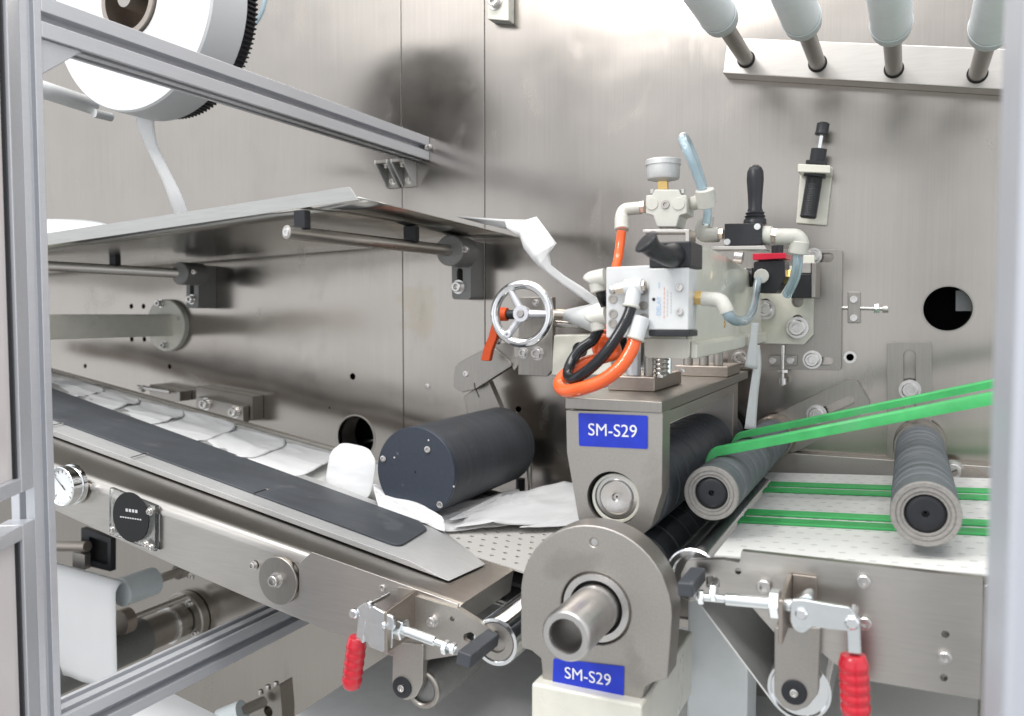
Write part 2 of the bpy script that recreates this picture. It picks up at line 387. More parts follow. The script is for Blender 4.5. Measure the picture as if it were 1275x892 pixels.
# hole liners and what shows inside
for (px, py, r), y1 in ((RH, .022), (LH, .05)):
    c = at(px, py, 0); rr = r * mpp(px, py, 0)
    B().lathe(c, Y_, [(-.0008, rr * 1.0), (-.0008, rr * 1.07), (y1, rr * 1.07), (y1, rr * 1.0), (-.0008, rr * 1.0)], 48, False, False).obj('hole_liner', 'steelv' if r > 27.2 else 'dull', wall)
c = at(1058.5, 445, 0); rr = 6 * mpp(1058, 445, 0)
B().lathe(c, Y_, [(-.002, rr * .75), (-.002, rr * 1.25), (.004, rr * 1.25), (.004, rr * .75), (-.002, rr * .75)], 28, False, False).obj('hole_liner', 'bolt', wall)
B().prism([at(1190, 362, .05), at(1216, 362, .05), at(1216, 387.5, .05), at(1190, 387.5, .05)], Y_ * .01).obj('inner_panel', 'white', wall)
B().cyl(at(434, 556, .08), at(500, 540, .1), .006).obj('inner_rod', 'bolt', wall)
for px, py, r in ((532.5, 481, 3.2), (217, 378, 0)):
    if r: pbolt(wall, px, py, 0, r, washer=False, h=.002)
fl = B().prism([Vector((-8, -10, 0)), Vector((8, -10, 0)), Vector((8, .4, 0)), Vector((-8, .4, 0))], Z_ * -.05).obj('floor', 'floor'); fl['kind'] = 'structure'

# ================================================================== aluminium enclosure frame
def profile_bar(parent, name, p0, p1, u, v, wu, wv, m='alu', gu=1, gv=1):
    """extruded slot profile from p0 to p1; section wu x wv along u, v, with gu / gv slots on the faces"""
    d = p1 - p0
    def side(n, w, k):                           # offsets along one face with slots sunk into it
        pts = []; g = .0044 if w > .025 else .003; dep = .012 if w > .025 else .006
        for i in range(k):
            c = -w / 2 + w * (i + .5) / k
            pts += [(c - g, 0), (c - g, dep), (c + g, dep), (c + g, 0)]
        return pts
    loop = []
    for (a, s) in ((u, 1), (v, 1), (u, -1), (v, -1)):
        if a is u: w, k, nrm, hn = wu, gu, v * -s, wv / 2
        else: w, k, nrm, hn = wv, gv, u * s, wu / 2
        loop.append(a * (-s * w / 2) + nrm * hn)
        for t, dep in side(a, w, k): loop.append(a * (s * t) + nrm * (hn - dep))
    return B().prism([p0 + q for q in loop], d).obj(name, m, parent, .0007)
kx = at(535, 182, 0).x                            # the two beams and the left post share this line
XB = kx
# left post
po = at(57, 300, -.68)
t = thing('frame_post', 'upright slotted aluminium post beside the open door at the left edge', 'post', (XB - .015, -.695, 0.2))
profile_bar(t, 'extrusion', Vector((XB - .016, -.6905, .3)), Vector((XB - .016, -.6905, 2.3)), X_, Y_, .032, .021)
# upper beam
z0, z1 = at(430, 169, -.2).z, 0
def zx(px, py): return atx(px, py, XB).z
zb, zt = (zx(430, 169) + zx(300, 122)) / 2, (zx(447, 141) + zx(300, 82.5)) / 2
zt = max(zt, zb + .034)
t = thing('frame_beam', 'upper slotted aluminium beam running from the post to the steel wall above the tray', 'beam', (XB, -.34, zb))
BW = .036
pb = profile_bar(t, 'extrusion', Vector((XB - BW / 2, -.68, (zb + zt) / 2)), Vector((XB - BW / 2, -.0006, (zb + zt) / 2)), X_, Z_, BW, zt - zb, gu=2)
g = [Vector((XB - .004, -.68, zb)), Vector((XB - .004, -.635, zb)), Vector((XB - .004, -.68, zb - .034))]
B().prism(g, X_ * -.026).obj('corner_gusset', 'alu', t, .001)
pbolt(t, 534, 183, -.0, 3)
bolt(t, Vector((XB, -.012, (zb + zt) / 2)), .004, X_, washer=False, h=.003)
# pair of angle brackets under the beam end
for j, bx in enumerate((at(519, 222, 0).x, at(499, 225, 0).x)):
    wd = at(519, 222, 0).x - at(503, 222, 0).x
    t = thing('angle_bracket', ['small steel angle bracket under the beam end, nearer the wall seam', 'small steel angle bracket under the beam end, left one of the pair'][j], 'bracket', (bx - wd / 2, -.02, zb), 'brackets under the upper beam')
    hh = .041; dp = .040
    q = [Vector((bx, -dp, zb - .0005)), Vector((bx, -.0005, zb - .0005)), Vector((bx, -.0005, zb - hh)), Vector((bx, -.0055, zb - hh)), Vector((bx, -dp, zb - .006))]
    for dx in (0, -wd + .0025): B().prism([p + X_ * dx for p in q], X_ * -.0025).obj('cheek', 'alubright', t, .0005)
    B().box((bx - wd + .0026, -.0045, zb - hh), (bx - .0026, -.0006, zb - .001)).obj('wall_plate', 'dull', t, .0004)
    B().box((bx - wd + .0026, -dp, zb - .0055), (bx - .0026, -.0047, zb - .001)).obj('top_plate', 'dull', t, .0004)
    bolt(t, Vector((bx - wd / 2, -.0046, zb - hh + .011)), .0048)
    bolt(t, Vector((bx - wd / 2, -.024, zb - .0058)), .0048, -Z_)
# lower beam
zt2, zb2 = zx(200, 834), zx(200, 873)
t = thing('frame_beam', 'lower slotted aluminium beam running from the post to the wall under the conveyor', 'beam', (XB, -.34, zb2))
profile_bar(t, 'extrusion', Vector((XB - .019, -.68, (zb2 + zt2) / 2)), Vector((XB - .019, -.0006, (zb2 + zt2) / 2)), X_, Z_, .038, zt2 - zb2, gu=2)
# open door at the left
hq_ = at(32.5, 300, -.702); hp = Vector((hq_.x, hq_.y, 0)); dv = Vector((.6177, -1, 0)).normalized(); dn = Vector((1, .6177, 0)).normalized()
def dz(px, py): return atp(px, py, hp, dn).z
def door(label, z0, z1):
    t = thing('enclosure_door', label, 'door', (hp.x, hp.y, z0), 'glazed machine doors')
    def dbox(name, s0, s1, za, zb_, n0, n1, m, bev=.0008):
        b0, b1 = hp + dv * s0, hp + dv * s1
        B().prism([b0 + dn * n0 + Z_ * za, b1 + dn * n0 + Z_ * za, b1 + dn * n0 + Z_ * zb_, b0 + dn * n0 + Z_ * zb_], dn * (n1 - n0)).obj(name, m, t, bev)
    rh = dz(22, 603) - dz(22, 622)
    dbox('stile', 0, .0225, z0, z1, -.022, 0, 'alu'); dbox('stile', .17, .192, z0, z1, -.022, 0, 'alu')
    for za, zb_ in ((z0, z0 + rh), (z1 - rh, z1)): dbox('rail', .0227, .1698, za + .0003, zb_ - .0003, -.0215, -.0004, 'alu')
    dbox('gasket', .0227, .0262, z0 + rh, z1 - rh, -.012, -.003, 'blk', .0004)
    dbox('pane', .0264, .1696, z0 + rh, z1 - rh, -.009, -.006, 'glass', 0)
zj = dz(45, 606); zk = dz(45, 645)
door('upper open glazed door with aluminium frame at the far left', zj, dz(26, -4) + .02)
door('lower open glazed door with aluminium frame at the far left', zj - (zj - zk) - .0, zj - (zj - zk) + .0) if False else door('lower open glazed door with aluminium frame at the far left', .5, zk)
# right post (out of focus)
x0 = at(1236, 450, -.80).x
t = thing('frame_post', 'blurred pale upright post closing the right edge of the opening', 'post', (x0 + .02, -.84, .3))
B().box((x0, -.875, .3), (x0 + .05, -.80, 2.3)).obj('extrusion', M['alu2'], t, .003)

# ================================================================== upper left: film roll, tray, rods
rc = Vector((-.924, -.40, 1.706)); rr = .143
t = thing('film_roll', 'large white film roll with black toothed rim behind the upper beam', 'roll', (rc.x, -.36, rc.z - rr), )
B().lathe(rc, Y_, [(.004, .046), (.0, .05), (.0, .058), (.002, rr * .55), (.0, rr * .985), (.003, rr), (.060, rr), (.063, rr * .985)], 96, False, True).obj('film', 'film', t)
B().lathe(rc, Y_, [(.003, .0465), (-.004, .047), (-.004, .040), (.06, .040)], 48, False, True).obj('core', 'brownmetal', t)
B().lathe(rc + Y_ * -.004, Y_, [(-.004, .008), (-.004, .012), (.03, .012)], 24, True, True).obj('arbor', 'dull', t)
bb = B(); n = 132; rg = rr * .94; loop = []
for i in range(n):
    for f, q in ((0, -.004), (.25, .0), (.5, 0.0), (.75, -.004)):
        a = (i + f) * 2 * math.pi / n; loop.append(rc + Y_ * .070 + X_ * math.cos(a) * (rg + q) + Z_ * math.sin(a) * (rg + q))
bb.prism(loop, Y_ * .020, [[rc + Y_ * .070 + X_ * math.cos(a) * rg * .8 + Z_ * math.sin(a) * rg * .8 for a in [i * 2 * math.pi / 64 for i in range(64)]]]).obj('toothed_rim', 'blk', t)
B().cyl(rc + Y_ * .0632, rc + Y_ * .12, .02, n=32).obj('spindle', 'dull', t)
c0 = atx(57, 113, at(118, 133, -.30).x); c1 = at(118, 133, -.30)
t = tag(B().lathe(c1, (c0 - c1), [(0, .009), (.002, .0125), ((c0 - c1).length + .2, .0125)]).obj('idler_pipe', 'white'), 'white pipe behind the left post below the film roll', 'pipe')
t = tag(B().lathe(at(117, 141, -.31), Y_, [(0, .002), (0, .0065), (.03, .0065)], 20).obj('support_pin', 'film'), 'short pale pin under the white pipe beside the film roll', 'pin')
def ribbon(name, pairs, m, th=.0004, k=5, label=None, cat=None, group=None):
    A = spline([at(*p[0]) for p in pairs], k); C = spline([at(*p[1]) for p in pairs], k)
    rows = [[a + (c - a) * (j / 4) for j in range(5)] for a, c in zip(A, C)]
    return tag(B().grid(rows).obj(name, m, solid=th, ang=35 if k > 2 else 9), label, cat, group)
ribbon('film_strip', [((168, 138, -.335), (193, 140, -.335)), ((170, 154, -.335), (192, 155, -.335)), ((180, 178, -.33), (195, 176, -.33)), ((186, 192, -.325), (200, 189, -.325)), ((202, 225, -.315), (216, 222, -.315)), ((210, 247, -.31), (227, 245, -.31)), ((220, 276, -.30), (238, 275, -.30))], 'mask', label='narrow white film strip hanging from the roll down to the tray', cat='film')
hs = at(316, 34, -.24)
tag(B().tube([at(312, 34, -.22), at(320, 26, -.215), at(327, 12, -.21), at(331, -8, -.205), at(330, -40, -.2)], .0035).obj('air_tube', 'bluehose'), 'thin pale blue air tube beside the toothed rim of the film roll', 'tube')
# tray
t1, t2, t3 = at(640, 294.5, -.003), at(447, 246, -.37), at(60, 303, -.37)
t4 = at(256, 325, -.003)
e_b = (t4 - t1).normalized(); e_f = (t3 - t2).normalized()
L = 1.25
tb, tf = t1 + e_b * L, t2 + e_f * L
t = thing('guide_tray', 'wide stainless tray with an upturned lip, seen from below', 'tray', ((t1.x + tb.x) / 2, -.19, t1.z))
rows = []
for i in range(9):
    a, c = t1 + (tb - t1) * (i / 8), t2 + (tf - t2) * (i / 8)
    rows.append([a + (c - a) * (j / 6) for j in range(7)])
B().grid(rows).obj('pan', 'tray', t, solid=.0012)
up = Vector((-.06, -.10, 1)).normalized() * .0140
l0 = t2 + e_f * .004
B().prism([l0 - e_f * .004 - up * .22, tf - up * .22, tf + up, l0 + e_f * .012 + up, l0 + e_f * .006 + up * .92], Vector((0, -.0015, 0))).obj('lip', 'tray', t, .0004)
ribbon('film_edge', [((40, 274, -.33), (40, 296, -.36)), ((62, 273, -.33), (62, 292, -.36)), ((95, 273.5, -.33), (95, 287, -.36)), ((120, 276, -.33), (120, 284, -.36)), ((136, 280, -.33), (136, 281, -.355))], 'film', label='flat end of white film lying on the tray behind the lip', cat='film')
# rods under the tray
def rod(px0, py0, Y0, px1, py1, rp, label, clamp, plate, sl, bl, spacers, Yw=-.085):
    p1 = at(px1, py1, Yw); r = rp * mpp(px1, py1, Yw)
    k = at(px0, py0, Y0)
    t = thing('clamped_rod', label, 'rod', (p1.x, Yw, p1.z), 'rods clamped to the wall under the tray')
    B().lathe(k, p1 - k, [(0, r * .8), (.001, r), ((p1 - k).length, r)], 24).obj('rod', 'steel', t)
    B().lathe(k + (k - p1).normalized() * .0003, k - p1, [(0, r * .65), (.0006, r * .6), (.0006, r * .2), (-.002, r * .15)], 20).obj('rod_end', 'bolt', t)
    cr = clamp * mpp(px1, py1, Yw)
    B().lathe(p1, Y_, [(-.016, r * 1.05), (-.016, cr * .92), (-.0145, cr), (.032, cr), (.034, cr * .9)], 36).obj('clamp_ring', 'cast', t)
    pp = P(plate, -.045)
    B().prism(rnd(pp, [.002, .002, .006, .006]), Y_ * .0445, [slot(at(*sl[0], -.045), at(*sl[1], -.045), sl[2] * mpp(*sl[0], -.045))]).obj('mount_plate', 'cast', t, .0012)
    pbolt(t, *bl[:2], -.045, bl[2])
    pbolt(t, px1 + clamp * .75, py1 - 2, -.095, bl[2] * .7, washer=False)
    for sx, sy, swp, u in spacers:
        q = k + (p1 - k) * u; hw = swp * mpp(sx, sy, q.y) / 2
        ztop_ = q.z + .022
        B().box((q.x - hw, q.y - .006, q.z + r * .7), (q.x + hw, q.y + .006, ztop_ + .006)).obj('spacer_block', 'blk', t, .0008)
    return t
rod(356, 289, -.39, 566, 313, 7.0, 'long steel rod clamped beside the wall seam under the tray', 19, [(562, 300), (586, 300), (586, 373), (563, 373)], [(572.5, 338), (572.5, 349), 4.2], (571, 357.5, 6.5), [(376, 272, 17, .08), (506, 288, 17, .70)])
at2 = at(225, 340, -.085)
rod(-91, 323, -.39, 232, 341, 6.0, 'long steel rod clamped at the left under the tray above the cream flange', 14, [(232, 330), (247, 330), (247, 384), (232, 384)], [(239, 352), (239, 366), 3.4], (239, 373, 4.6), [(163, 325, 11, .70)])
# cream flange and square bar
fc = at(212, 405, 0); fr = 32 * mpp(212, 405, 0)
t = thing('flanged_bar', 'cream square bar on a round bolted flange on the wall', 'bar', (fc.x, -.015, fc.z))
B().lathe(fc + Y_ * -.0005, -Y_, [(0, fr), (.011, fr), (.0125, fr * .96), (.0125, .001)], 48, True, False).obj('flange', 'cream', t)
zc0, zc1 = at(205, 391.5, -.02).z, at(205, 418.5, -.02).z; hb = (zc0 - zc1)
B().prism(rnd([Vector((fc.x + dx * hb / 2, -.0125, (zc0 + zc1) / 2 + dz * hb / 2)) for dx, dz in ((-1, -1), (1, -1), (1, 1), (-1, 1))], .003), Y_ * -.62).obj('square_bar', 'cream', t)
for px, py in ((200, 378), (206, 430)): bolt(t, at(px, py, -.013), .006, h=.009)
for ang in (20, 200): 
    bolt(t, fc + Vector((math.cos(R(ang)) * fr * .78, -.0125, math.sin(R(ang)) * fr * .78)), .0035, washer=False, h=.002)
# adjusters on the wall behind the conveyor
t = thing('belt_adjuster', 'slotted steel adjuster block with two bolts on the wall behind the mask belt', 'bracket', at(285, 505, -.02), 'adjusters on the wall behind the mask belt')
B().prism(P([(244, 481), (314, 494), (314, 524), (244, 524)], -.03), Y_ * .0295, [slot(at(309, 508, -.03), at(309, 518, -.03), .003)]).obj('block', 'steelv', t, .001)
B().prism(P([(246, 494), (303, 506), (303, 530), (246, 530)], -.045), Y_ * .0145).obj('slide', 'steelv', t, .001)
pbolt(t, 257, 503, -.045, 6); pbolt(t, 293, 513, -.045, 6)
t = thing('belt_adjuster', 'small steel adjuster with a protruding screw at the left behind the mask belt', 'bracket', at(205, 492, -.02), 'adjusters on the wall behind the mask belt')
B().prism(P([(186, 479), (224, 488), (224, 500), (186, 500)], -.03), Y_ * .0295).obj('block', 'steelv', t, .001)
B().cyl(at(172, 482, -.04), at(212, 488, -.036), .004).obj('screw', 'bolt', t)
hq = at(176, 484, -.04); hexnut(hq, at(212, 488, -.036) - at(172, 482, -.04), .0075, .006).obj('nut', 'bolt', t)

# ================================================================== LEFT CONVEYOR (inclined)
YC = -.50
cp0, cp1 = at(99, 591, YC), at(571, 755, YC)
ce = (cp1 - cp0).normalized(); cn = ce.cross(Y_) * -1
if cn.z < 0: cn = -cn
def cp(px, py, h=0.0): return atp(px, py, cp0 + cn * h, cn)
def onp(x, y, h=0.0):                             # point of the belt plane above world x, y
    k = (x - cp0.x) / ce.x; q = cp0 + ce * k; q.y = y; return q + cn * h
XE = cp1.x                                        # right end of the deck
lc = thing('infeed_conveyor', 'long sloping stainless conveyor carrying white masks down to the nip rollers', 'conveyor', (-.75, -.3, .98))
XL = -1.75
# deck sheet with turned down front lip
ln = B(); prof = [(-.372, 0), (-.488, 0), (-.494, -.0008), (-.499, -.004), (-.5015, -.010), (-.5015, -.0135), (-.499, -.0135), (-.496, -.008), (-.490, -.0032), (-.372, -.0025)]
ln.prism([onp(XL, y, h) for y, h in prof], onp(XE, 0, 0) - onp(XL, 0, 0)).obj('deck_sheet', 'steel', lc, .0005)
B().prism([onp(XE - .004, -.372, -.003), onp(XE - .004, -.493, -.003), onp(XE - .004, -.493, -.026), onp(XE - .004, -.372, -.026)], onp(XE - .001, 0, 0) - onp(XE - .004, 0, 0)).obj('deck_end', 'dull', lc, .0004)
# side panel
top = [onp(XL, YC, -.0138), onp(XE, YC, -.0138)]
low = P([(560, 812), (500, 822), (436, 797), (330, 754), (227, 709), (73, 638), (10, 610)], YC) + [onp(XL, YC, -.075)]
B().prism(top + low, Y_ * .006).obj('side_panel', 'steel', lc, .0008)
B().prism(P([(372, 702), (388, 687.5), (571, 752.5), (569, 760), (553, 800), (500, 814), (436, 795.5), (372, 769)], YC - .0042), Y_ * .0024).obj('cover_plate', 'steel', lc, .0006)
arm = P([(508, 740), (571, 759), (611, 784), (620, 793), (616, 800), (598, 806), (575, 815), (530, 822), (500, 800)], YC - .008)
B().prism(rnd(arm, .002), Y_ * .0064, [hole(563, 771, YC - .008, 3.2), rnd(P([(577, 790), (586, 787), (592, 791), (592, 797), (583, 801), (577, 797)], YC - .008), .003)]).obj('end_bracket', 'dull', lc, .001)
for px, py, r in ((478, 731.5, 4.6), (497, 754.5, 5), (316, 704, 4.2)): pbolt(lc, px, py, YC - .0016, r)
pbolt(lc, 539, 773, YC - .008, 6.2)
# round cover disc
c = at(351, 721, YC); r = 30 * mpp(351, 721, YC)
d = B().lathe(c - Y_ * .0006, -Y_, [(0, r), (.006, r), (.0068, r * .975), (.0068, .001)], 56, True, False).obj('round_cover', 'steelv', lc)
bolt(d, at(345, 722, YC - .0075), .0062, h=.008)
# belt with vent holes near the nip
YB0, YB1 = -.368, -.140
rend = at(620, 797, YC); rrd = 30.5 * mpp(620, 797, YC)
B().prism([onp(XL, YB0, -.003), onp(-.62, YB0, -.003), onp(-.62, YB1, -.003), onp(XL, YB1, -.003)], cn * .002).obj('belt', 'belt', lc)
XN = -.345
hl = []
for i in range(18):
    for j in range(11):
        x = -.61 + .0155 * i + (.00775 if j % 2 else 0); y = YB0 + .018 + j * .0195
        if x > XN - .006: continue
        hl.append([onp(x + .0028 * math.cos(a * math.pi / 4), y + .0028 * math.sin(a * math.pi / 4), -.003) for a in range(8)])
B().prism([onp(-.6198, YB0, -.003), onp(XN, YB0, -.003), onp(XN, YB1, -.003), onp(-.6198, YB1, -.003)], cn * .002, hl).obj('belt_end', 'belt2', lc)
B().prism([onp(-.66, YB0 + .004, -.022), onp(XN - .03, YB0 + .004, -.022), onp(XN - .03, YB1, -.022), onp(-.66, YB1, -.022)], cn * .004).obj('suction_box', 'dark', lc)
# end of the belt wrapping the roller
pr = []
a0 = math.atan2(cn.z, cn.x); rc_ = rend + Z_ * 0; rc_.y = 0
for k in range(13):
    a = a0 - k * R(175) / 12; pr.append(rc_ + Vector((math.cos(a), 0, math.sin(a))) * (rrd + .0026))
pr.append(pr[-1] + Vector((-.25, 0, .03)))
inner = [p + (rc_ - p).normalized() * .0015 for p in pr]
inner[-1] = pr[-1] + Z_ * .0015
B().prism([p + Y_ * YB0 for p in pr + inner[::-1]], Y_ * (YB1 - YB0)).obj('belt_return', 'belt', lc)
# chrome end roller
rl = B().lathe(Vector((rend.x, YC - .006, rend.z)), Y_, [(0.001, rrd * .80), (0, rrd * .84), (0, rrd * .97), (.0015, rrd), (.40, rrd)], 48, False, True).obj('end_roller', 'chrome', lc)
B().lathe(Vector((rend.x, YC - .006, rend.z)), Y_, [(.0035, .001), (.0035, rrd * .42), (.001, rrd * .46), (.001, rrd * .78), (.004, rrd * .81)], 40, False, False).obj('bearing', 'dull', rl)
c2 = at(524, 856, YC); r2 = 24.5 * mpp(524, 856, YC)
rl = B().lathe(Vector((c2.x + .004, YC - .002, c2.z)), Y_, [(.002, r2 * .5), (.002, r2 * .8), (0, r2 * .84), (0, r2 * .96), (.0015, r2), (.36, r2)], 40, True, True).obj('tension_roller', 'cast', lc)
B().torus(Vector((c2.x + .004, YC - .002, c2.z)), Y_, r2 * .84, r2 * .17, 40, 10).obj('roller_rim', 'steelv', rl)
# far side rail
B().prism([onp(XL, -.139, -.02), onp(XL, -.126, -.02), onp(XL, -.126, .004), onp(XL, -.139, .004)], onp(-.47, 0, 0) - onp(XL, 0, 0)).obj('far_rail', 'steel', lc, .001)
# hanging arm for the tension roller
ar = P([(489, 800), (527, 803), (526, 852), (518, 868), (506, 873), (494, 868), (488, 852)], YC - .012)
am = B().prism(rnd(ar, [.002, .002, .006, .008, .008, .008, .006]), Y_ * .009).obj('tension_arm', 'dull', lc, .001)
c = at(501, 856, YC - .012)
B().lathe(c - Y_ * .0004, -Y_, [(0, .0105), (.001, .0105), (.0015, .008), (.0015, .0045), (.001, .001)], 28, True, False).obj('axle_cap', 'blk', am)
bolt(am, c - Y_ * .002, .0036, washer=False, h=.002)
# ---- guide ramp with charcoal strip
gr = thing('guide_ramp', 'milled aluminium guide bar with charcoal strip lying along the mask conveyor', 'guide', onp(-.75, -.36, .0))
fl_ = [cp(-60, 497, .002), cp(559, 724, .002), cp(605, 703, .002), cp(566, 672, .002), cp(540, 652, .002), cp(105, 494, .002), cp(-60, 434, .002)]
ht = .010
rt = [cp(-60, 490, ht), cp(510, 699, ht), cp(549, 668, ht), cp(534, 654, ht), cp(526, 645, ht), cp(107, 492, ht), cp(-60, 432, ht)]
bb = B(); v0 = [bb.bm.verts.new(p) for p in fl_]; v1 = [bb.bm.verts.new(p) for p in rt]
for i in range(7): bb.bm.faces.new((v0[i], v0[(i + 1) % 7], v1[(i + 1) % 7], v1[i]))
bb.bm.faces.new(v1); bb.bm.faces.new(v0[::-1])
bb.obj('ramp_bar', 'alubright', gr, .0006, ang=20)
h2 = ht + .0004
st = [cp(-60, 477, h2), cp(497, 683, h2), cp(532, 661, h2), cp(522, 651, h2), cp(106, 500, h2), (cp(-60, 440, h2))]
B().prism(rnd(st, [0, .012, .008, .006, .03, 0]), cn * .0025).obj('low_friction_strip', 'strip', gr, .0008)
for a, b in (((64, 530), (78, 527)), ((163, 570), (184, 564)), ((316, 614.5), (333, 609))):
    p, q = cp(*a, h2 + .0026), cp(*b, h2 + .0026); s = (q - p).cross(cn).normalized() * .0009
    B().prism([p - s, q - s, q + s, p + s], cn * .0004).obj('screw_slot', 'dark', gr)
    B().lathe(q, cn, [(0, .0026), (.0006, .0024), (.0006, .001)], 14).obj('screw', 'bolt', gr)
# ---- gauge, acrylic plate on the side panel
c = at(76, 606, YC - .021); r = 25 * mpp(76, 606, YC - .021)
g = thing('pressure_gauge', 'chrome rimmed round dial gauge on the conveyor side beside the left post', 'gauge', c)
B().lathe(c, Y_, [(.003, r * .86), (.0, r * .88), (-.002, r * .95), (-.001, r), (.008, r), (.0085, r * .93), (.013, r * .93), (.0135, r * 1.02), (.018, r * 1.02), (.019, r * .9), (.0206, r * .5)], 48, False, True).obj('case', 'chrome', g)
B().lathe(c + Y_ * .0025, -Y_, [(0, r * .87), (.0002, .001)], 40, False, False).obj('dial', 'dial', g)
for i in range(13):
    a = R(225 - i * 22.5); u = Vector((math.cos(a), 0, math.sin(a))); v = Vector((-u.z, 0, u.x)) * .0004
    B().prism([c + u * r * .66 - v + Y_ * .002, c + u * r * .8 - v + Y_ * .002, c + u * r * .8 + v + Y_ * .002, c + u * r * .66 + v + Y_ * .002], Y_ * .0002).obj('tick', 'blk', g)
u = Vector((math.cos(R(140)), 0, math.sin(R(140)))); v = Vector((-u.z, 0, u.x)) * .0007
B().prism([c - u * r * .25 - v + Y_ * .0012, c + u * r * .7 - v * .3 + Y_ * .0012, c + u * r * .7 + v * .3 + Y_ * .0012, c - u * r * .25 + v + Y_ * .0012], Y_ * .0003).obj('needle', 'blk', g)
bolt(g, at(101, 615, YC), .003, washer=False)
ac = thing('acrylic_plate', 'clear acrylic plate with a black printed disc screwed to the conveyor side', 'plate', at(164, 648, YC))
pp = P([(136, 607.5), (193, 630.5), (193, 687), (136, 665.5)], YC - .0065)
B().prism(pp, Y_ * .006).obj('sheet', 'acryl', ac, .0005)
c = at(163, 644, YC - .0068); r = 31 * mpp(163, 644, YC)
B().lathe(c, -Y_, [(0, r), (.0006, r), (.0006, .001)], 48, True, False).obj('printed_disc', 'dark', ac)
for i in range(4):
    q = c + Vector((-.0075 + i * .0052, -.0008, .006)); 
    B().box((q.x, q.y, q.z), (q.x + .0036, q.y + .0001, q.z + .0036)).obj('print_mark', 'greytext', ac)
for i in range(9):
    q = c + Vector((-.017 + i * .0040, -.0008, -.002)); 
    B().box((q.x, q.y, q.z), (q.x + .0026, q.y + .0001, q.z + .0016)).obj('print_mark', 'greytext', ac)
for px, py in ((140, 660), (182, 678), (188, 682), (187, 637)): bolt(ac, at(px, py, YC - .0066), .0036, washer=True, h=.003)

# ================================================================== masks
nm = ['white folded mask on the belt nearest the left post', 'white folded mask on the belt, second from the left post', 'white folded mask on the belt beside the small steel adjuster', 'white folded mask on the belt in front of the slotted adjuster block',
      'white folded mask on the belt, second before the upright mask', 'white folded mask lying on the belt right behind the upright mask']
NF = [((106, 499), (138, 491)), ((144, 515), (183, 504)), ((200, 533.5), (239, 520)), ((258, 553.5), (304, 535.5)), ((320, 575), (367, 555.5)), ((381, 596), (424, 574))]
def belt_mask(N, Fp, seed, label, L=.215):
    rn = Vector((seed * 3.7, seed * 1.3, seed * 7.1)); rows = []; nu, nv = 40, 30; d = Fp - N
    for i in range(nu + 1):
        u = i / nu; row = []
        for j in range(nv + 1):
            v = -.22 + 1.22 * j / nv; c = (j / nv - .5) * 2
            cut = .020 * max(0, (c - .45) / .55) ** 1.6 + .012 * max(0, (-c - .6) / .4) ** 2
            p = N + d * v - ce * (L * (1 - u)) - ce * (cut * u - cut * .5 * (1 - u))
            q = Vector((u * 2.4, c * 1.5, 0)) + rn
            z = .0016 + .0055 * u + .0026 * noise.noise(q) + .0016 * max(0, 1 - 3 * abs(noise.noise(q * 1.3 + Vector((4, 2, 9))))) ** 2 + .0016 * math.exp(-((c - .1 * math.sin(u * 5)) * 6) ** 2) * u
            row.append(p + cn * max(.0008, z))
        rows.append(row)
    b = B().grid(rows); return tag(b.obj('mask_blank', 'mask', solid=.0005), label, 'mask', 'white mask blanks on the belt')
for i, (a, b_) in enumerate(NF): belt_mask(cp(*a, .004), cp(*b_, .004), i + 1, nm[i])
n0, f0_ = cp(*NF[0][0], .004), cp(*NF[0][1], .004)
belt_mask(n0 - ce * .15, f0_ - ce * .15, 11, 'white folded mask at the top end of the belt, mostly hidden by the left post')
# the mask standing up in front of the black roller
ys = -.285
o1, o2, o3 = at(458, 632, ys), at(404, 603, ys), at(452, 549, ys - .0)
def quad(bl, br, tr, tl, seed, amp, nu=36, nv=36, bow=0.0, nrm=None, mid=None):
    rn = Vector((seed * 2.9, seed * 5.3, seed)); rows = []
    nrm = nrm or (br - bl).cross(tl - bl).normalized()
    for i in range(nu + 1):
        u = i / nu; row = []
        for j in range(nv + 1):
            v = j / nv
            p = (bl * (1 - u) + br * u) * (1 - v) + (tl * (1 - u) + tr * u) * v
            k = .8 * noise.noise(Vector((u * 1.3 + v, v * 3.2 - u, 0)) + rn) + .30 * max(0, 1 - 3 * abs(noise.noise(Vector((u * 1.2 + v * .8, v * 4.2 - u * 1.5, 2)) + rn))) ** 2 + .12 * noise.noise(Vector((u * 4, v * 9, 5)) + rn)
            p = p + nrm * (amp * k + bow * math.sin(math.pi * u) * math.sin(math.pi * (v * .8 + .2)))
            # rounded corners
            if mid is not None:
                cu, cv = abs(u - .5) * 2, abs(v - .5) * 2
                kk = max(0, (cu ** 3 * cv ** 3)) * mid
                p = p + ((bl + br + tr + tl) / 4 - p) * kk
            row.append(p)
        rows.append(row)
    return rows
def cloth(rows, label, grp='white mask blanks on the belt'):
    return tag(B().grid(rows).obj('mask_blank', 'mask', solid=.0005), label, 'mask', grp)
cloth(quad(at(402, 612, ys - .01), at(459, 634, ys - .025), at(472, 560, ys + .0), at(414, 548, ys + .01), 3, .0014, bow=.008, mid=.26), 'white mask standing upright on the belt in front of the black roller')
cloth(quad(cp(470, 632, .012), cp(556, 665, .008), cp(551, 645, .014), cp(462, 596, .026), 5, .007, bow=.002, mid=.05), 'thin white mask caught under the front of the black roller')
cloth(quad(cp(532, 664, .003), cp(650, 656, .003), cp(650, 606, .010), cp(540, 636, .008), 21, .006, mid=.08), 'flattened white mask lying under the right side of the black roller')
cloth(quad(cp(549, 652, .008), cp(602, 641, .006), cp(632, 611, .016), cp(596, 628, .016), 8, .002, bow=.003, mid=.25), 'narrow curled white mask edge right below the black roller')
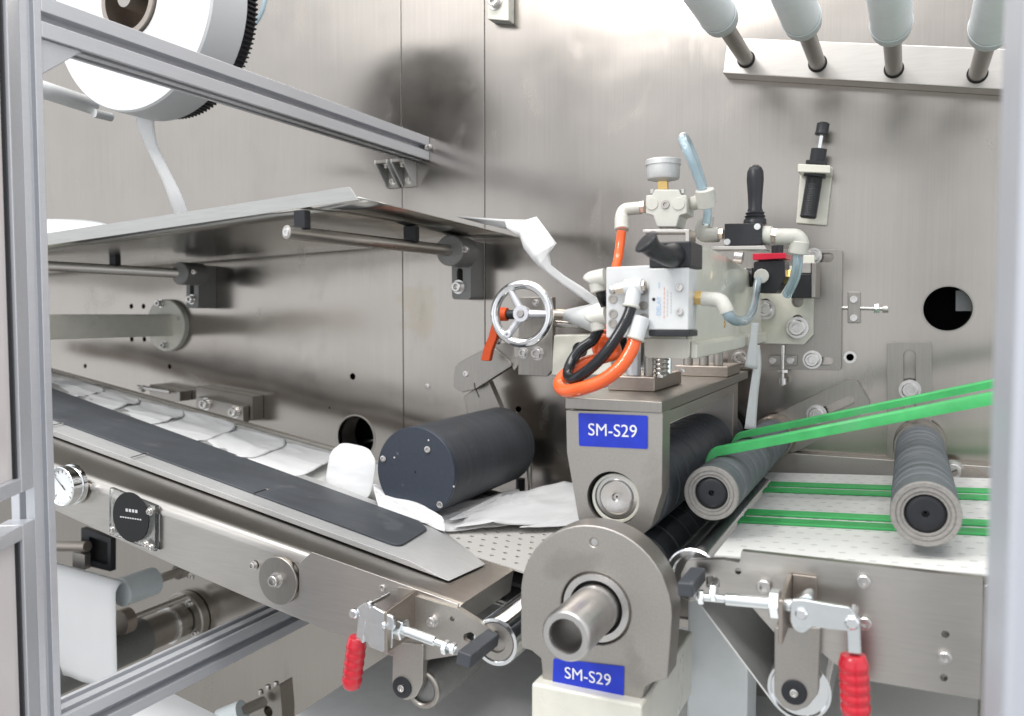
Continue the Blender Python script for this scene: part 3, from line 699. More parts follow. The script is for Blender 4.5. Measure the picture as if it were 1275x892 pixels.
cloth(quad(cp(556, 663, .003), cp(727, 656, .003), cp(716, 600, .020), cp(624, 617, .010), 12, .012, bow=.003, mid=.06), 'creased white mask entering the nip behind the upper bearing block')
cloth(quad(cp(640, 660, .006), cp(742, 652, .008), cp(738, 616, .014), cp(690, 634, .010), 15, .004, mid=.10), 'small white mask edge tucked against the upper bearing block')

# ================================================================== black pressing roller and its arm
YR = -.315
c = at(517, 588, YR); r = 56.5 * mpp(517, 588, YR)
t = thing('pressing_roller', 'large slate black roller with three screws in its end disc above the masks', 'roller', (c.x, YR + .12, c.z - r))
LR = .235
B().lathe(c + Y_ * .0062, Y_, [(0, r * .97), (0, r * .985), (.001, r), (LR - .001, r), (LR, r * .98)], 72).obj('drum', 'rubber', t)
B().lathe(c, Y_, [(0, .001), (0, r * .985), (.0012, r), (.0060, r), (.0060, .01)], 72, False, False).obj('end_disc', 'slate', t)
for px, py in ((477.5, 571.5), (532.5, 560), (548, 628.5)): bolt(t, at(px, py, YR), .0042, washer=False, h=.0022)
for px, py in ((533.5, 548.5), (491, 570), (565, 606)): B().lathe(at(px, py, YR - .0002), -Y_, [(0, .0013), (.0004, .001)], 8).obj('chip', 'white', t)
B().cyl(at(659, 615, -.06), at(659, 578, -.06), .0045).obj('stand_pin', 'steel', t); B().cyl(at(648, 618, -.05), at(648, 596, -.05), .007).obj('stand_pin', 'blk', t)
yb = YR + LR + .012
t = thing('roller_arm', 'jointed grey steel arm with an orange clamping lever holding the black roller', 'arm', at(606, 520, yb))
a1 = P([(565, 468), (567, 457), (573, 451), (612, 430), (637, 452), (637, 456), (592, 485), (575, 489), (565, 482)], yb - .02)
B().prism(rnd(a1, .004), Y_ * .012).obj('upper_link', 'steelv', t, .001)
B().prism(P([(577, 494), (588, 486), (608, 474), (628, 520), (640, 560), (594, 560)], yb - .006), Y_ * .016).obj('lower_link', 'steelv', t, .0015)
bolt(t, at(580, 466, yb - .02), .0045, washer=False, h=.002)
B().prism(P([(590, 477), (591, 477), (592, 485), (591, 485)], yb - .0205), Y_ * .0004).obj('scale_mark', 'dark', t)
for a, b in (((592, 485), (596, 495)),):
    B().prism(P([a, (a[0] + 1, a[1]), (b[0] + 1, b[1]), b], yb - .0065), Y_ * .0004).obj('scale_mark', 'dark', t)
B().prism(P([(612, 430), (640, 425), (652, 445), (640, 462), (637, 455)], yb - .016), Y_ * .006).obj('joint_plate', 'dull', t, .0006)
B().prism(rnd(P([(612, 403), (620, 402), (618, 421), (612, 436), (609, 450), (598, 449), (602, 433), (608, 419)], yb - .055), .002), Y_ * .010).obj('clamp_lever', 'lever', t, .002)
B().cyl(at(622, 391.5, yb - .060), at(632, 391.5, yb - .060), .0095).obj('lever_hub', 'lever', t, .001)
B().cyl(at(631.5, 392, yb - .060), at(642, 392, yb - .060), .0065).obj('lever_boss', 'blk', t, .0008)
pbolt(t, 619, 423.5, yb - .03, 4.5)
# handwheel unit
yh = -.165
t = thing('handwheel_unit', 'silver three spoke handwheel on a steel plate beside the white cone', 'handwheel', at(660, 470, yh))
wc = at(650, 391, yh); wr = 36.5 * mpp(650, 391, yh); k = wr / 36.5
ax = Vector((.06, -1, .03)).normalized()
B().torus(wc, ax, wr, k * 5.6, 72, 16).obj('rim', 'chrome', t)
hub = B().lathe(wc + ax * -.012, ax, [(0, k * 9), (.014, k * 10.5), (.018, k * 10), (.018, k * 5), (.016, k * 4.5)], 32).obj('hub', 'alu', t)
hexnut(wc + ax * .004, ax, k * 5, .0035).obj('nut', 'bolt', hub)
e = ax.cross(Z_).normalized() * -1
f = e.cross(ax) * -1
if f.z < 0: f = -f
if e.x < 0: e = -e
for ang in (118, 0, 236):
    d = e * math.cos(R(ang)) + f * math.sin(R(ang)); s = ax.cross(d).normalized()
    pts = [wc + d * k * 8 - ax * .002, wc + d * k * 22 - ax * .001, wc + d * wr]
    B().tube(pts, lambda q: k * (5.2 - 1.2 * q), 12, 4).obj('spoke', 'alu', t)
d = e * math.cos(R(236)) + f * math.sin(R(236)); q = wc + d * wr * .86 + ax * k * 4.5
B().lathe(q - ax * .004, ax, [(0, k * 5), (.005, k * 5), (.006, k * 4), (.006, k * 1.5), (.003, k * 1)], 20).obj('handle_boss', 'alu', t)
yp = yh + .05
B().prism(P([(646, 370), (688, 370), (688, 460), (680, 469), (645, 467)], yp), Y_ * .012).obj('back_plate', 'steelv', t, .0008)
B().prism(P([(640, 420), (646, 420), (646, 446), (640, 446)], yp + .002), Y_ * .010).obj('side_block', 'dull', t, .0008)
pbolt(t, 652, 439.5, yp, 5.2); pbolt(t, 669.5, 440, yp, 6.6); pbolt(t, 667, 377, yp, 3.6)
B().cyl(wc, Vector((wc.x, yp, wc.z)), k * 5).obj('spindle', 'bolt', t)
y2 = yp + .004
B().cyl(at(689, 391.5, y2), at(705, 392.5, y2), .0075).obj('shaft', 'copper', t)
B().cyl(at(689, 403, y2 + .01), at(722, 406, y2 + .01), .0045).obj('guide_pin', 'bolt', t)
ca, cb = at(703, 392.5, y2), at(757, 397.5, y2)
t = tag(B().lathe(ca, cb - ca, [(0, .006), (.001, .0078), ((cb - ca).length * .93, .0245), ((cb - ca).length, .024)], 40).obj('forming_cone', 'white'), 'white plastic cone pointing left at the handwheel plate', 'cone')
t = thing('cream_bracket', 'cream enamelled block bracket below the white cone', 'bracket', at(720, 468, yp))
B().prism(rnd(P([(689, 417), (756, 416), (762, 460), (750, 468), (686, 468)], yp - .0), .004), Y_ * .05).obj('body', 'cream', t, .0025)
c = at(722, 436, yp); B().lathe(c - Y_ * .0005, -Y_, [(0, .011), (.0006, .0105), (.0006, .001)], 24, True, False).obj('bore', 'dark', t)
# web strip from the tray down to the cone
ribbon('web_strip', [((566, 269.5, -.09), (598, 278, -.09)), ((628, 273.5, -.12), (632, 286, -.12)), ((655, 274, -.14), (647, 294, -.14)), ((668, 270, -.155), (652, 309, -.155)), ((693, 303, -.165), (661, 321, -.16)), ((684, 315, -.16), (670, 331, -.16)), ((686, 330, -.155), (681, 340, -.155)), ((702, 343, -.145), (699, 354, -.145)), ((726, 358, -.13), (722, 370, -.13)), ((753, 378, -.115), (747, 387, -.115))], 'mask', k=1, label='white web strip running from the tray corner down to the cone', cat='film')

# ================================================================== NIP UNIT: bearing blocks and rollers
YU, YL = -.47, -.53
uc, lcn = at(763, 621, YU), at(741, 758, YL)
XN_ = (uc.x + lcn.x) / 2
RU = .0408
def lagged(o, length, r, m, name, parent, pitch=.044, seam=.0016):
    pr = [(0, r * .96), (.0012, r)]; h = .006
    while h < length - .006:
        st_ = pitch * random.uniform(.8, 1.2); pr += [(h, r), (h + st_ * .5, r - seam * .2), (h + st_ - .004, r - seam * .7), (h + st_ - .001, r - seam)]; h += st_
    pr += [(length - .001, r), (length, r * .97)]
    return B().lathe(o, Y_, pr, 64).obj(name, m, parent, ang=50)
ub = thing('upper_bearing_block', 'steel bearing block with blue SM-S29 label carrying the upper nip roller', 'bearing block', (uc.x, YU + .2, uc.z - .05))
body = P([(705, 511.5), (825, 514), (824, 613), (811, 655), (800, 666.5), (729, 655.5), (720.5, 647), (706, 563)], YU)
br = 34 * mpp(763, 621, YU)
B().prism(rnd(body, [0, 0, .004, .006, .004, .004, .004, .006]), Y_ * .026, [circ(uc, br, 40)]).obj('cheek_plate', 'dull', ub, .0012)
bz = B().lathe(uc + Y_ * .0065 + X_ * .001 + Z_ * -.0008, Y_, [(0, br * .80), (-.0012, br * .82), (-.0012, br * .91), (.001, br * .93), (.022, br * .93), (.022, br * .80)], 48, False, False).obj('bearing', 'creamdirty', ub)
B().lathe(uc + Y_ * .005 + X_ * .001, Y_, [(.004, .001), (.004, br * .12), (.001, br * .16), (0, br * .58), (.0012, br * .64), (.003, br * .66), (.003, br * .81)], 40, False, False).obj('shaft_end', 'bolt', bz)
xl, xr, zt_, zb_ = at(704.5, 495, YU).x, at(825, 501, YU).x, at(764, 497.5, YU).z, at(764, 512.2, YU).z
B().box((xl, YU - .002, zb_ + .0003), (xr, -.03, zt_)).obj('top_plate', 'steelv', ub, .001)
B().prism([Vector((x, -.11, z)) for x, z in ((xl + .01, zb_), (xr - .004, zb_), (xr - .004, uc.z - .03), (xl + .02, uc.z - .03))], Y_ * .03).obj('rear_cheek', 'dull', ub, .001)
B().box((xr - .007, -.44, zb_ - .012), (xr - .001, -.115, zb_ - .0003)).obj('stiffener', 'dull', ub, .0005)
lagged(Vector((XN_, YU + .032, uc.z)), .39, RU, 'rubber', 'roller', ub)
def label(parent, pts, Y, txt, size, gap=.0012):
    q = P(pts, Y - gap)
    lb = B().prism(rnd(q, .0015), Y_ * (gap * .8)).obj('label', 'blue', parent)
    ex = ((q[1] - q[0]) + (q[2] - q[3])).normalized(); ez = Y_.cross(ex) * -1
    if ez.z < 0: ez = -ez
    c = sum(q, Vector()) / 4
    text(lb, txt, c, size, ex, ez, 'text', off=.0003, sx=.98)
label(ub, [(720, 514.5), (806, 518), (806, 559.5), (721, 555.5)], YU, 'SM-S29', .0160)
lb_ = thing('lower_bearing_block', 'round topped steel bearing block with a hollow shaft and lower blue SM-S29 label', 'bearing block', (lcn.x, YL + .1, lcn.z - .12))
body = []
pc = at(743.5, 748, YL); pr_ = 94 * mpp(743, 748, YL)
xl, xr = at(648, 750, YL).x, at(837, 757, YL).x; cx_ = (xl + xr) / 2; rr_ = (xr - xl) / 2
zc_ = at(743, 655, YL).z - rr_
for i in range(25):
    a = math.pi * i / 24; body.append(Vector((cx_ + rr_ * math.cos(a), YL, zc_ + rr_ * math.sin(a))))
body += P([(648, 806), (662, 811), (673, 820), (676, 850), (797, 880), (803, 856), (813, 850), (831, 846)], YL)
bl = 46 * mpp(741, 758, YL)
B().prism(body, Y_ * .030, [circ(lcn, bl, 48), hole(739, 676, YL, 5, 16)]).obj('cheek_plate', 'dull', lb_, .0014)
B().cyl(at(739, 676, YL) + Y_ * .002, at(739, 676, YL) + Y_ * .02, .0032).obj('dowel', 'bolt', lb_)
bz = B().lathe(lcn, Y_, [(.004, bl * .72), (.0008, bl * .76), (.0008, bl * .93), (.003, bl * .985), (.03, bl * .985), (.03, bl * .7)], 56, False, False).obj('bearing', 'bolt', lb_)
B().lathe(lcn + Y_ * .006, Y_, [(0, bl * .6), (0, bl * .735)], 48, False, False).obj('seal', 'dark', bz)
rs = .0207
B().lathe(lcn, Y_, [(-.022, rs * .60), (-.066, rs * .62), (-.069, rs * .68), (-.069, rs * .9), (-.066, rs), (.03, rs)], 48, True, False).obj('hollow_shaft', M['shaft'], lb_)
label(lb_, [(689, 820.5), (777, 830.5), (776, 871), (688, 850.5)], YL, 'SM-S29', .0145)
q = [at(661, 845, YL - .012), at(799, 879, YL - .012)]
zt2_ = q[0].z; x0_, x1_ = q[0].x, q[1].x
B().box((x0_, YL - .012, zt2_ - .07), (x1_, YL + .17, zt2_ - .004)).obj('base_block', 'cream', lb_, .003)
lagged(Vector((XN_, YL + .034, lcn.z)), .46, RU - .0006, 'rubber', 'roller', lb_)

# ================================================================== RIGHT CONVEYOR
YF = -.47; YP = -.50
r0, r1 = at(870, 690, YF), at(1228, 715, YF)
re_ = (r1 - r0).normalized(); rn_ = Vector((-re_.z, 0, re_.x))
def onr(x, y, h=0.0):
    q = r0 + re_ * ((x - r0.x) / re_.x); q.y = y; return q + rn_ * h
rcv = thing('outfeed_conveyor', 'right stainless conveyor with a white slotted belt and green cords', 'conveyor', (0, -.25, .98))
rw = at(866, 712, YF); rw_r = 33 * mpp(866, 712, YF)
XR = .42
path = [onr(XR, 0, 0), onr(rw.x + .004, 0, 0)]
cc = Vector((rw.x, 0, rw.z)); a0 = math.atan2(rn_.z, rn_.x)
rad = (onr(rw.x, 0, 0) - cc).length
lowp = [at(964, 878, YF), at(985, 897, YF)]
for k in range(1, 11): a = a0 + R(12.5) * k; path.append(cc + Vector((math.cos(a), 0, math.sin(a))) * rad)
for p in lowp: path.append(Vector((p.x, 0, p.z)))
pz = path[-1].z
path += [Vector((path[-1].x + .02, 0, pz - .006)), Vector((XR, 0, pz - .002))]
nrm = []
for i, p in enumerate(path):
    d = (path[min(i + 1, len(path) - 1)] - path[max(i - 1, 0)]).normalized(); nrm.append(Vector((d.z, 0, -d.x)))
inn = [p - n * .0016 for p, n in zip(path, nrm)]
if (inn[0] - path[0]).z > 0: inn = [p + n * .0016 for p, n in zip(path, nrm)]
B().prism([p + Y_ * YF for p in path] + [p + Y_ * YF for p in inn[::-1]], Y_ * .42).obj('belt', 'belt', rcv)
# slots along the belt: recessed marks
bm_sl = []
for i in range(24):
    for j in range(20):
        x = -.14 + i * .0165 + (.008 if j % 2 else 0); y = YF + .014 + j * .0205
        if x > .22: continue
        bm_sl.append((x, y))
base = None
bb = B()
for x, y in bm_sl:
    vs = [bb.bm.verts.new(onr(x + a, y + c, .0002)) for a, c in ((0, 0), (.0055, 0), (.0055, .0016), (0, .0016))]; bb.bm.faces.new(vs)
o = bb.obj('vent_slots', mat('belt_slot_grey', (.5, .5, .49), 0, .8), rcv); o['kind'] = 'stuff'
lower_marks = B()
# white dots painted for light passing through the returning belt's vents
for i in range(9):
    for j in range(8):
        p = Vector((cc.x, 0, cc.z)) ; u = .14 + i * .1
        A0, A1 = path[11], path[12]
        q = A0 + (A1 - A0) * u; d = (A1 - A0).normalized(); nn_ = Vector((d.z, 0, -d.x))
        if nn_.x < 0: nn_ = -nn_
        y = YF + .02 + j * .03 + (.012 if i % 2 else 0)
        vs = [lower_marks.bm.verts.new(Vector((q.x, y, q.z)) + d * a + Y_ * c + nn_ * .0024) for a, c in ((0, 0), (.004, 0), (.004, .004), (0, .004))]
        lower_marks.bm.faces.new(vs)
o = lower_marks.obj('vent_light_dots', 'film', rcv); o['kind'] = 'stuff'
for y in (-.1385, -.176, -.300, -.3365):
    t = tag(B().prism([onr(-.150, y - .0108, .0004), onr(XR, y - .0108, .0004), onr(XR, y + .0108, .0004), onr(-.150, y + .0108, .0004)], rn_ * .0022).obj('green_cord', 'green', None, .0006),
            {-.1385: 'flat green cord on the white belt farthest from the viewer', -.176: 'flat green cord on the white belt, second from the wall', -.300: 'flat green cord on the white belt, third from the wall', -.3365: 'flat green cord on the white belt nearest the viewer'}[y], 'cord', 'flat green cords on the white belt')
# end roller
B().lathe(Vector((rw.x, YF - .012, rw.z)), Y_, [(.004, rw_r * .45), (.004, rw_r * .70), (.0, rw_r * .76), (0, rw_r * .94), (.0015, rw_r), (.36, rw_r)], 48, True, True).obj('end_roller', 'chrome', rcv)
# side panel
side = P([(923, 686.5), (1224, 720.5), (1224, 872), (1082, 848), (1044, 830), (1022, 812), (966, 790), (937, 757), (876, 746), (855, 738), (847, 717), (856, 698), (900, 697), (921, 701)], YP)
hs = [rnd(P([(879, 718), (890, 717), (896, 722), (896, 732), (879, 732)], YP), .002), hole(919, 711.5, YP, 4), hole(1177, 790, YP, 4.6), hole(1175, 844, YP, 4.6)]
B().prism(rnd(side, [.001, 0, 0, 0, .005, .003, .003, .003, .002, .005, .006, .005, .003, .002]), Y_ * .008, hs).obj('side_panel', 'steel', rcv, .001)
B().prism([onr(at(1000, 690, YP).x - .06, YP + .0005, -.004), onr(XR, YP + .0005, -.004), onr(XR, YP + .0005, -.0015), onr(at(1000, 690, YP).x - .06, YP + .0005, -.0015)], Y_ * .028).obj('belt_slider', 'steelv', rcv, .0004)
B().box((at(1226, 700, YP - .002).x, YP - .002, r0.z - .2), (at(1234, 700, YP - .002).x, YP + .02, r0.z + .012)).obj('edge_post', 'steelv', rcv, .001)
for px, py, r in ((952, 729.5, 9), (1075.5, 723, 8.2), (1077, 775, 8), (1176, 818, 8)): pbolt(rcv, px, py, YP, r, washer=False)
ar = P([(964, 782), (1022, 782), (1019, 864), (1005, 881), (989, 887), (974, 881), (964, 866)], YP - .012)
am = B().prism(rnd(ar, [.002, .002, .008, .008, .008, .008, .008]), Y_ * .010).obj('tension_arm', 'dull', rcv, .001)
c = at(989, 862, YP - .012)
B().lathe(c - Y_ * .0004, -Y_, [(0, .0098), (.001, .0098), (.0015, .0075), (.0012, .004), (.0008, .001)], 28, True, False).obj('axle_cap', 'blk', am)
bolt(am, c - Y_ * .0016, .0032, washer=False, h=.002)
pc_ = at(995, 860, YP + .008); pr2 = 39 * mpp(995, 860, YP + .008)
B().lathe(pc_, Y_, [(.003, pr2 * .6), (.003, pr2 * .86), (0, pr2 * .9), (0, pr2 * .97), (.002, pr2), (.40, pr2)], 48).obj('tension_roller', 'chrome', rcv)
# panel strip closing the gap behind the belt, on the wall
t = thing('wall_rail', 'dark stainless rail along the wall behind the white belt', 'rail', (.05, -.02, 1.1))
B().box((-.40, -.022, r0.z - .08), (.9, -.0006, at(1100, 572, -.02).z)).obj('rail', 'dull', t, .001)
pbolt(t, 1186, 586, -.022, 10)
pbolt(t, 560, 470, -.022, 0.01) if False else None
c = at(1205, 612, -.022)
B().lathe(c, -Y_, [(0, .03), (.012, .03), (.0125, .001)], 32, True, False).obj('round_boss', 'brownmetal', t)
# ---- toggle clamps
def toggle(label, d, axis0, n0, n1, plate_px, body, links, piv, lever, grip, bumper, Yt, Yp_, gr):
    """push-pull toggle clamp: rod along d, bracket plate, zinc body with links, red grip"""
    t = thing('toggle_clamp', label, 'toggle clamp', at(*grip[1], Yt), 'red handled toggle clamps on the conveyor sides')
    a = at(*axis0, Yt); dm = mpp(*axis0, Yt)
    xp = a.x; th = .0035; zt0, zb0 = at(axis0[0], plate_px[0], Yt).z, at(axis0[0], plate_px[1], Yt).z
    s = 1 if d.x > 0 else -1
    x0, x1 = sorted((xp - s * .004, xp - s * (.004 + th)))
    B().prism([Vector((x0, Yt - .017, zt0 - .003)), Vector((x0, Yp_ - .0006, zt0 + .002)), Vector((x0, Yp_ - .0006, zb0)), Vector((x0, Yt - .017, zb0))], X_ * (x1 - x0)).obj('bracket', 'brownmetal', t, .001)
    x2, x3 = sorted((xp - s * (.0042 + th), xp - s * .026))
    B().box((x2, Yp_ - .0036, zb0), (x3, Yp_ - .0006, zt0 + .002)).obj('bracket_foot', 'brownmetal', t, .0006)
    hexnut(a - d * .0035, d, dm * 15 * gr, .008).obj('lock_nut', 'zinc', t, .0003)
    e = at(*n1, Yt); L = (e - a).length
    B().lathe(a - d * .03, d, [(0, .0048), (.03 + L * .62, .0048), (.03 + L * .64, .0032), (.03 + L, .0032)], 24).obj('plunger_rod', 'zinc', t)
    hexnut(at(*n0, Yt), d, dm * 10 * gr, .005).obj('rod_nut', 'zinc', t, .0003)
    hexnut(a + d * (L - .006), d, dm * 8 * gr, .005).obj('rod_nut', 'zinc', t, .0003)
    for dy in (-.011, .0085): B().prism(rnd(P(body, Yt + dy), .006), Y_ * .0025).obj('body_cheek', 'zinc', t, .0006)
    B().prism(rnd(P(links, Yt - .0165), .004), Y_ * .004).obj('link', 'zinc', t, .0008)
    B().prism(rnd(P(links, Yt + .012), .004), Y_ * .003).obj('link', 'zinc', t, .0008)
    B().prism(rnd(P(body, Yt - .008), .006), Y_ * .016).obj('body_core', 'zinc', t, .0006)
    for px, py, r in piv:
        p = at(px, py, Yt - .0165); q = r * mpp(px, py, Yt)
        B().lathe(p + Y_ * .031, -Y_, [(0, q * .8), (.030, q * .8), (.030, q * 1.2), (.033, q * 1.2), (.0345, q * .9), (.0347, .0005)], 20).obj('rivet', 'chrome', t)
    l0, l1 = at(*lever[0], Yt - .004), at(*lever[1], Yt - .004); v = (l1 - l0).normalized(); w_ = v.cross(Y_) * .0045
    B().prism([l0 - w_, l0 + w_, l1 + w_, l1 - w_], Y_ * .008).obj('lever', 'zinc', t, .001)
    g0, g1 = at(*grip[0], Yt), at(*grip[1], Yt); L = (g1 - g0).length; q = grip[2] * mpp(*grip[0], Yt); pr = [(0, q * .72), (.0005, q * .82), (.004, q * .9)]
    n = 5
    for i in range(n):
        h0 = L * (.10 + .80 * i / n); st = L * .8 / n
        for f in range(7): pr.append((h0 + st * f / 7, q * (.93 + .08 * math.sin(math.pi * f / 7))))
    pr += [(L * .91, q * .92), (L * .95, q * .85), (L * .985, q * .6), (L, q * .15)]
    bb = B().lathe(g0, g1 - g0, pr, 24)
    bb.obj('grip', 'red', t, ang=60)
    if bumper:
        (bx, by), hw, hz, ya, yb = bumper; c = at(bx, by, ya); hw *= mpp(bx, by, ya); hz *= mpp(bx, by, ya)
        ez = d.cross(Y_); ez = ez if ez.z > 0 else -ez
        B().prism([c + d * a_ * hw + ez * b_ * hz for a_, b_ in ((-1, -1), (1, -1), (1, 1), (-1, 1))], Y_ * (yb - ya)).obj('bumper', 'rubber', t, .0015)
    return t
toggle('zinc toggle clamp with a red grip hanging under the left conveyor end', ce, (499, 783), (552, 805), (568, 812), (752, 806),
       [(455, 772), (488, 776), (488, 808), (476, 812), (460, 806), (452, 790)], [(443, 758), (455, 750), (490, 770), (490, 786), (478, 784), (450, 772)],
       [(441, 764, 5), (460, 753, 4), (478, 779, 4)], [(451, 768), (447, 800)], [(445, 793), (437, 858), 12.5], ((577, 822), 10, 9, -.565, -.508), -.54, YC - .0016, .9)
toggle('zinc toggle clamp with a blurred red grip on the right conveyor side', -re_, (966, 752), (893, 738), (868, 734), (733, 792),
       [(983, 752), (1012, 735), (1012, 780), (1000, 790), (986, 783)], [(984, 747), (1000, 747), (1058, 757), (1068, 770), (1060, 787), (1004, 780), (984, 780)],
       [(1061, 775, 7), (998, 764, 6)], [(1062, 770), (1064, 815)], [(1062, 815), (1066, 895), 18], ((853, 735), 10, 9, -.555, -.509), -.54, YP - .0006, 1.2)

# ================================================================== grey sleeve rollers
def sleeve(px, py, Yf, Yb, rp, label, hub):
    c = at(px, py, Yf); r = rp * mpp(px, py, Yf)
    t = thing('sleeve_roller', label, 'roller', (c.x, (Yf + Yb) / 2, c.z - r), 'grey rubber sleeve rollers over the white belt')
    L = Yb - Yf; pr = [(.0025, r)]; h = .012
    while h < L - .01:
        st_ = .034 * random.uniform(.8, 1.2); pr += [(h, r), (h + st_ * .5, r - .0003), (h + st_ - .004, r - .0007), (h + st_ - .001, r - .0010)]; h += st_
    pr.append((L, r))
    B().lathe(c, Y_, pr, 56, False, True).obj('sleeve', 'grey', t, ang=50)
    B().lathe(c, Y_, [(.004, r * .60), (.0005, r * .62), (.0005, r * .66), (.0012, r * .67), (.0012, r * .70), (0, r * .72), (0, r * .80), (.0008, r * .81), (.0008, r * .83), (0, r * .85), (0, r * .97), (.0025, r)], 56, False, False).obj('worn_end', 'greyend', t)
    B().lathe(c, Y_, [(.008, .001), (.008, r * .09), (.003, r * .11), (.0025, r * .42), (.003, r * .52), (.0045, r * .6)], 40, False, False).obj('core', 'blk', t)
    B().lathe(Vector((c.x, Yb + .0005, c.z)), Y_, [(0, r * 1.08), (.004, r * 1.12), (-Yb - .014, r * 1.12)], 40).obj('hub', hub, t)
    return t
sleeve(885, 615, -.43, -.055, 34, 'grey rubber sleeve roller next to the upper bearing block', 'brownmetal')
sleeve(1152.5, 641, -.44, -.058, 41.0, 'grey rubber sleeve roller under the slotted wall bracket at the right', 'steelv')
# green cords climbing to the right
rr2 = 34 * mpp(885, 615, -.43); xc2, zc2 = at(885, 615, -.43).x, at(885, 615, -.43).z
for Y, a, b, w_, h_, lab in ((-.365, (905, 576), (1233, 511.5), .010, .0112, 'nearer of two green cords rising to the right over the grey roller'), (-.235, (931, 549), (1233, 487), .010, .0088, 'farther of two green cords rising to the right over the grey roller')):
    A, C = at(*a, Y), at(*b, Y); d = (C - A).normalized(); n = Vector((-d.z, 0, d.x))
    cen = Vector((xc2, Y, zc2)); tp = cen + n * (rr2 + h_ / 2); end = C + d * .5
    tp = cen + n * (rr2 + .0006)
    pts = []
    for k in range(9):
        an = math.atan2(n.z, n.x) + R(34) * (1 - k / 9); pts.append(cen + Vector((math.cos(an), 0, math.sin(an))) * (rr2 + .0006 - .004 * (1 - k / 9)))
    pts += [tp]
    far = C + (C - A).normalized() * .4
    pts += [tp + (far - tp) * (k / 6) for k in range(1, 7)]
    bb = B(); prev = None
    for i, p in enumerate(pts):
        q = (pts[min(i + 1, len(pts) - 1)] - pts[max(i - 1, 0)]).normalized(); nn_ = Vector((-q.z, 0, q.x)); hh = h_ * min(1, .25 + .75 * i / 12)
        rg = [bb.bm.verts.new(p + nn_ * (hh * b_) + Y_ * (w_ / 2 * a_)) for a_, b_ in ((-1, 0), (-1, .8), (-.7, 1), (.7, 1), (1, .8), (1, 0))]
        if prev:
            for k in range(6): bb.bm.faces.new((prev[k], prev[(k + 1) % 6], rg[(k + 1) % 6], rg[k]))
        prev = rg
    bb.bm.faces.new(prev)
    tag(bb.obj('green_cord', 'green'), lab, 'cord', 'green cords rising over the grey roller')

# ================================================================== hardware on the wall, right side
t = thing('slotted_bracket', 'upright slotted steel bracket holding the right grey roller on the wall', 'bracket', at(1132, 560, -.007))
B().prism(rnd(P([(1104.5, 426), (1160, 426), (1160, 580), (1104.5, 580)], -.0125), [.006, .006, 0, 0]), Y_ * .012, [slot(at(1132.5, 443, -.0125), at(1132.5, 520, -.0125), .0072)]).obj('plate', 'steelv', t, .001)
pbolt(t, 1133, 485.5, -.0125, 9.5)
t = thing('angled_bracket', 'slanting slotted steel bracket holding the grey roller behind the green cords', 'bracket', at(1010, 540, -.007))
B().prism(rnd(P([(943, 527), (1056, 473), (1067, 474), (1084, 503), (1060, 528), (965, 575), (935, 560)], -.0125), [.004, .004, .004, .008, .004, .01, .01]), Y_ * .012, [slot(at(1012, 519, -.0125), at(1058, 499, -.0125), .0062)]).obj('plate', 'steelv', t, .001)
pbolt(t, 1017, 516, -.0125, 9)
sp = thing('slotted_plate', 'large square stainless mounting plate with slots behind the cream bracket', 'plate', at(985, 460, -.01))
B().prism(rnd(P([(906, 311), (1049, 311), (1047, 461.5), (906, 459)], -.0125), .004), Y_ * .012, [slot(at(1016, 321, -.0125), at(1032, 321, -.0125), .0062), slot(at(1014, 450, -.0125), at(1032, 450, -.0125), .0055)]).obj('plate', 'steelv', sp, .001)
for px, py, r in ((1013, 319, 7.5), (1011.5, 448, 8.5), (922, 446.5, 8)): pbolt(sp, px, py, -.0125, r)
t = thing('jack_screw', 'small two bolt clip with a vertical jack screw on the square mounting plate', 'jack screw', at(975, 480, -.02), 'jack screws around the square plate')
B().prism(rnd(P([(957.5, 442.5), (992.5, 442.5), (992.5, 455.5), (957.5, 455.5)], -.0185), .002), Y_ * .006).obj('clip', 'dull', t, .0008)
pbolt(t, 962.5, 449, -.0185, 4.6, washer=False); pbolt(t, 984.5, 449, -.0185, 4.6, washer=False)
B().cyl(at(975, 430, -.0215), at(974, 480, -.0215), .0026, n=16).obj('screw', 'bolt', t)
hexnut(at(975, 460, -.0215), -Z_, .0072, .005).obj('nut', 'bolt', t); B().cyl(at(974.5, 471, -.0215), at(974.5, 479, -.0215), .0050, n=16).obj('screw_head', 'bolt', t, .0004)
t = thing('jack_screw', 'two bolt clip with horizontal jack screw between square plate and round wall hole', 'jack screw', at(1063, 402, -.01), 'jack screws around the square plate')
B().prism(rnd(P([(1055.5, 363.5), (1071, 363.5), (1071, 402.5), (1055.5, 402.5)], -.008), .0015), Y_ * .0075).obj('clip', 'steelv', t, .0008)
pbolt(t, 1063, 373, -.008, 4.8, washer=False); pbolt(t, 1063, 396, -.008, 4.8, washer=False)
B().cyl(at(1048, 383.5, -.004), at(1106, 385, -.004), .0022, n=16).obj('screw', 'bolt', t)
hexnut(at(1088.5, 384.6, -.0046), X_, .0066, .006).obj('nut', 'zinc', t); B().cyl(at(1099, 385, -.005), at(1106, 385, -.005), .0045, n=16).obj('screw_head', 'bolt', t, .0004)
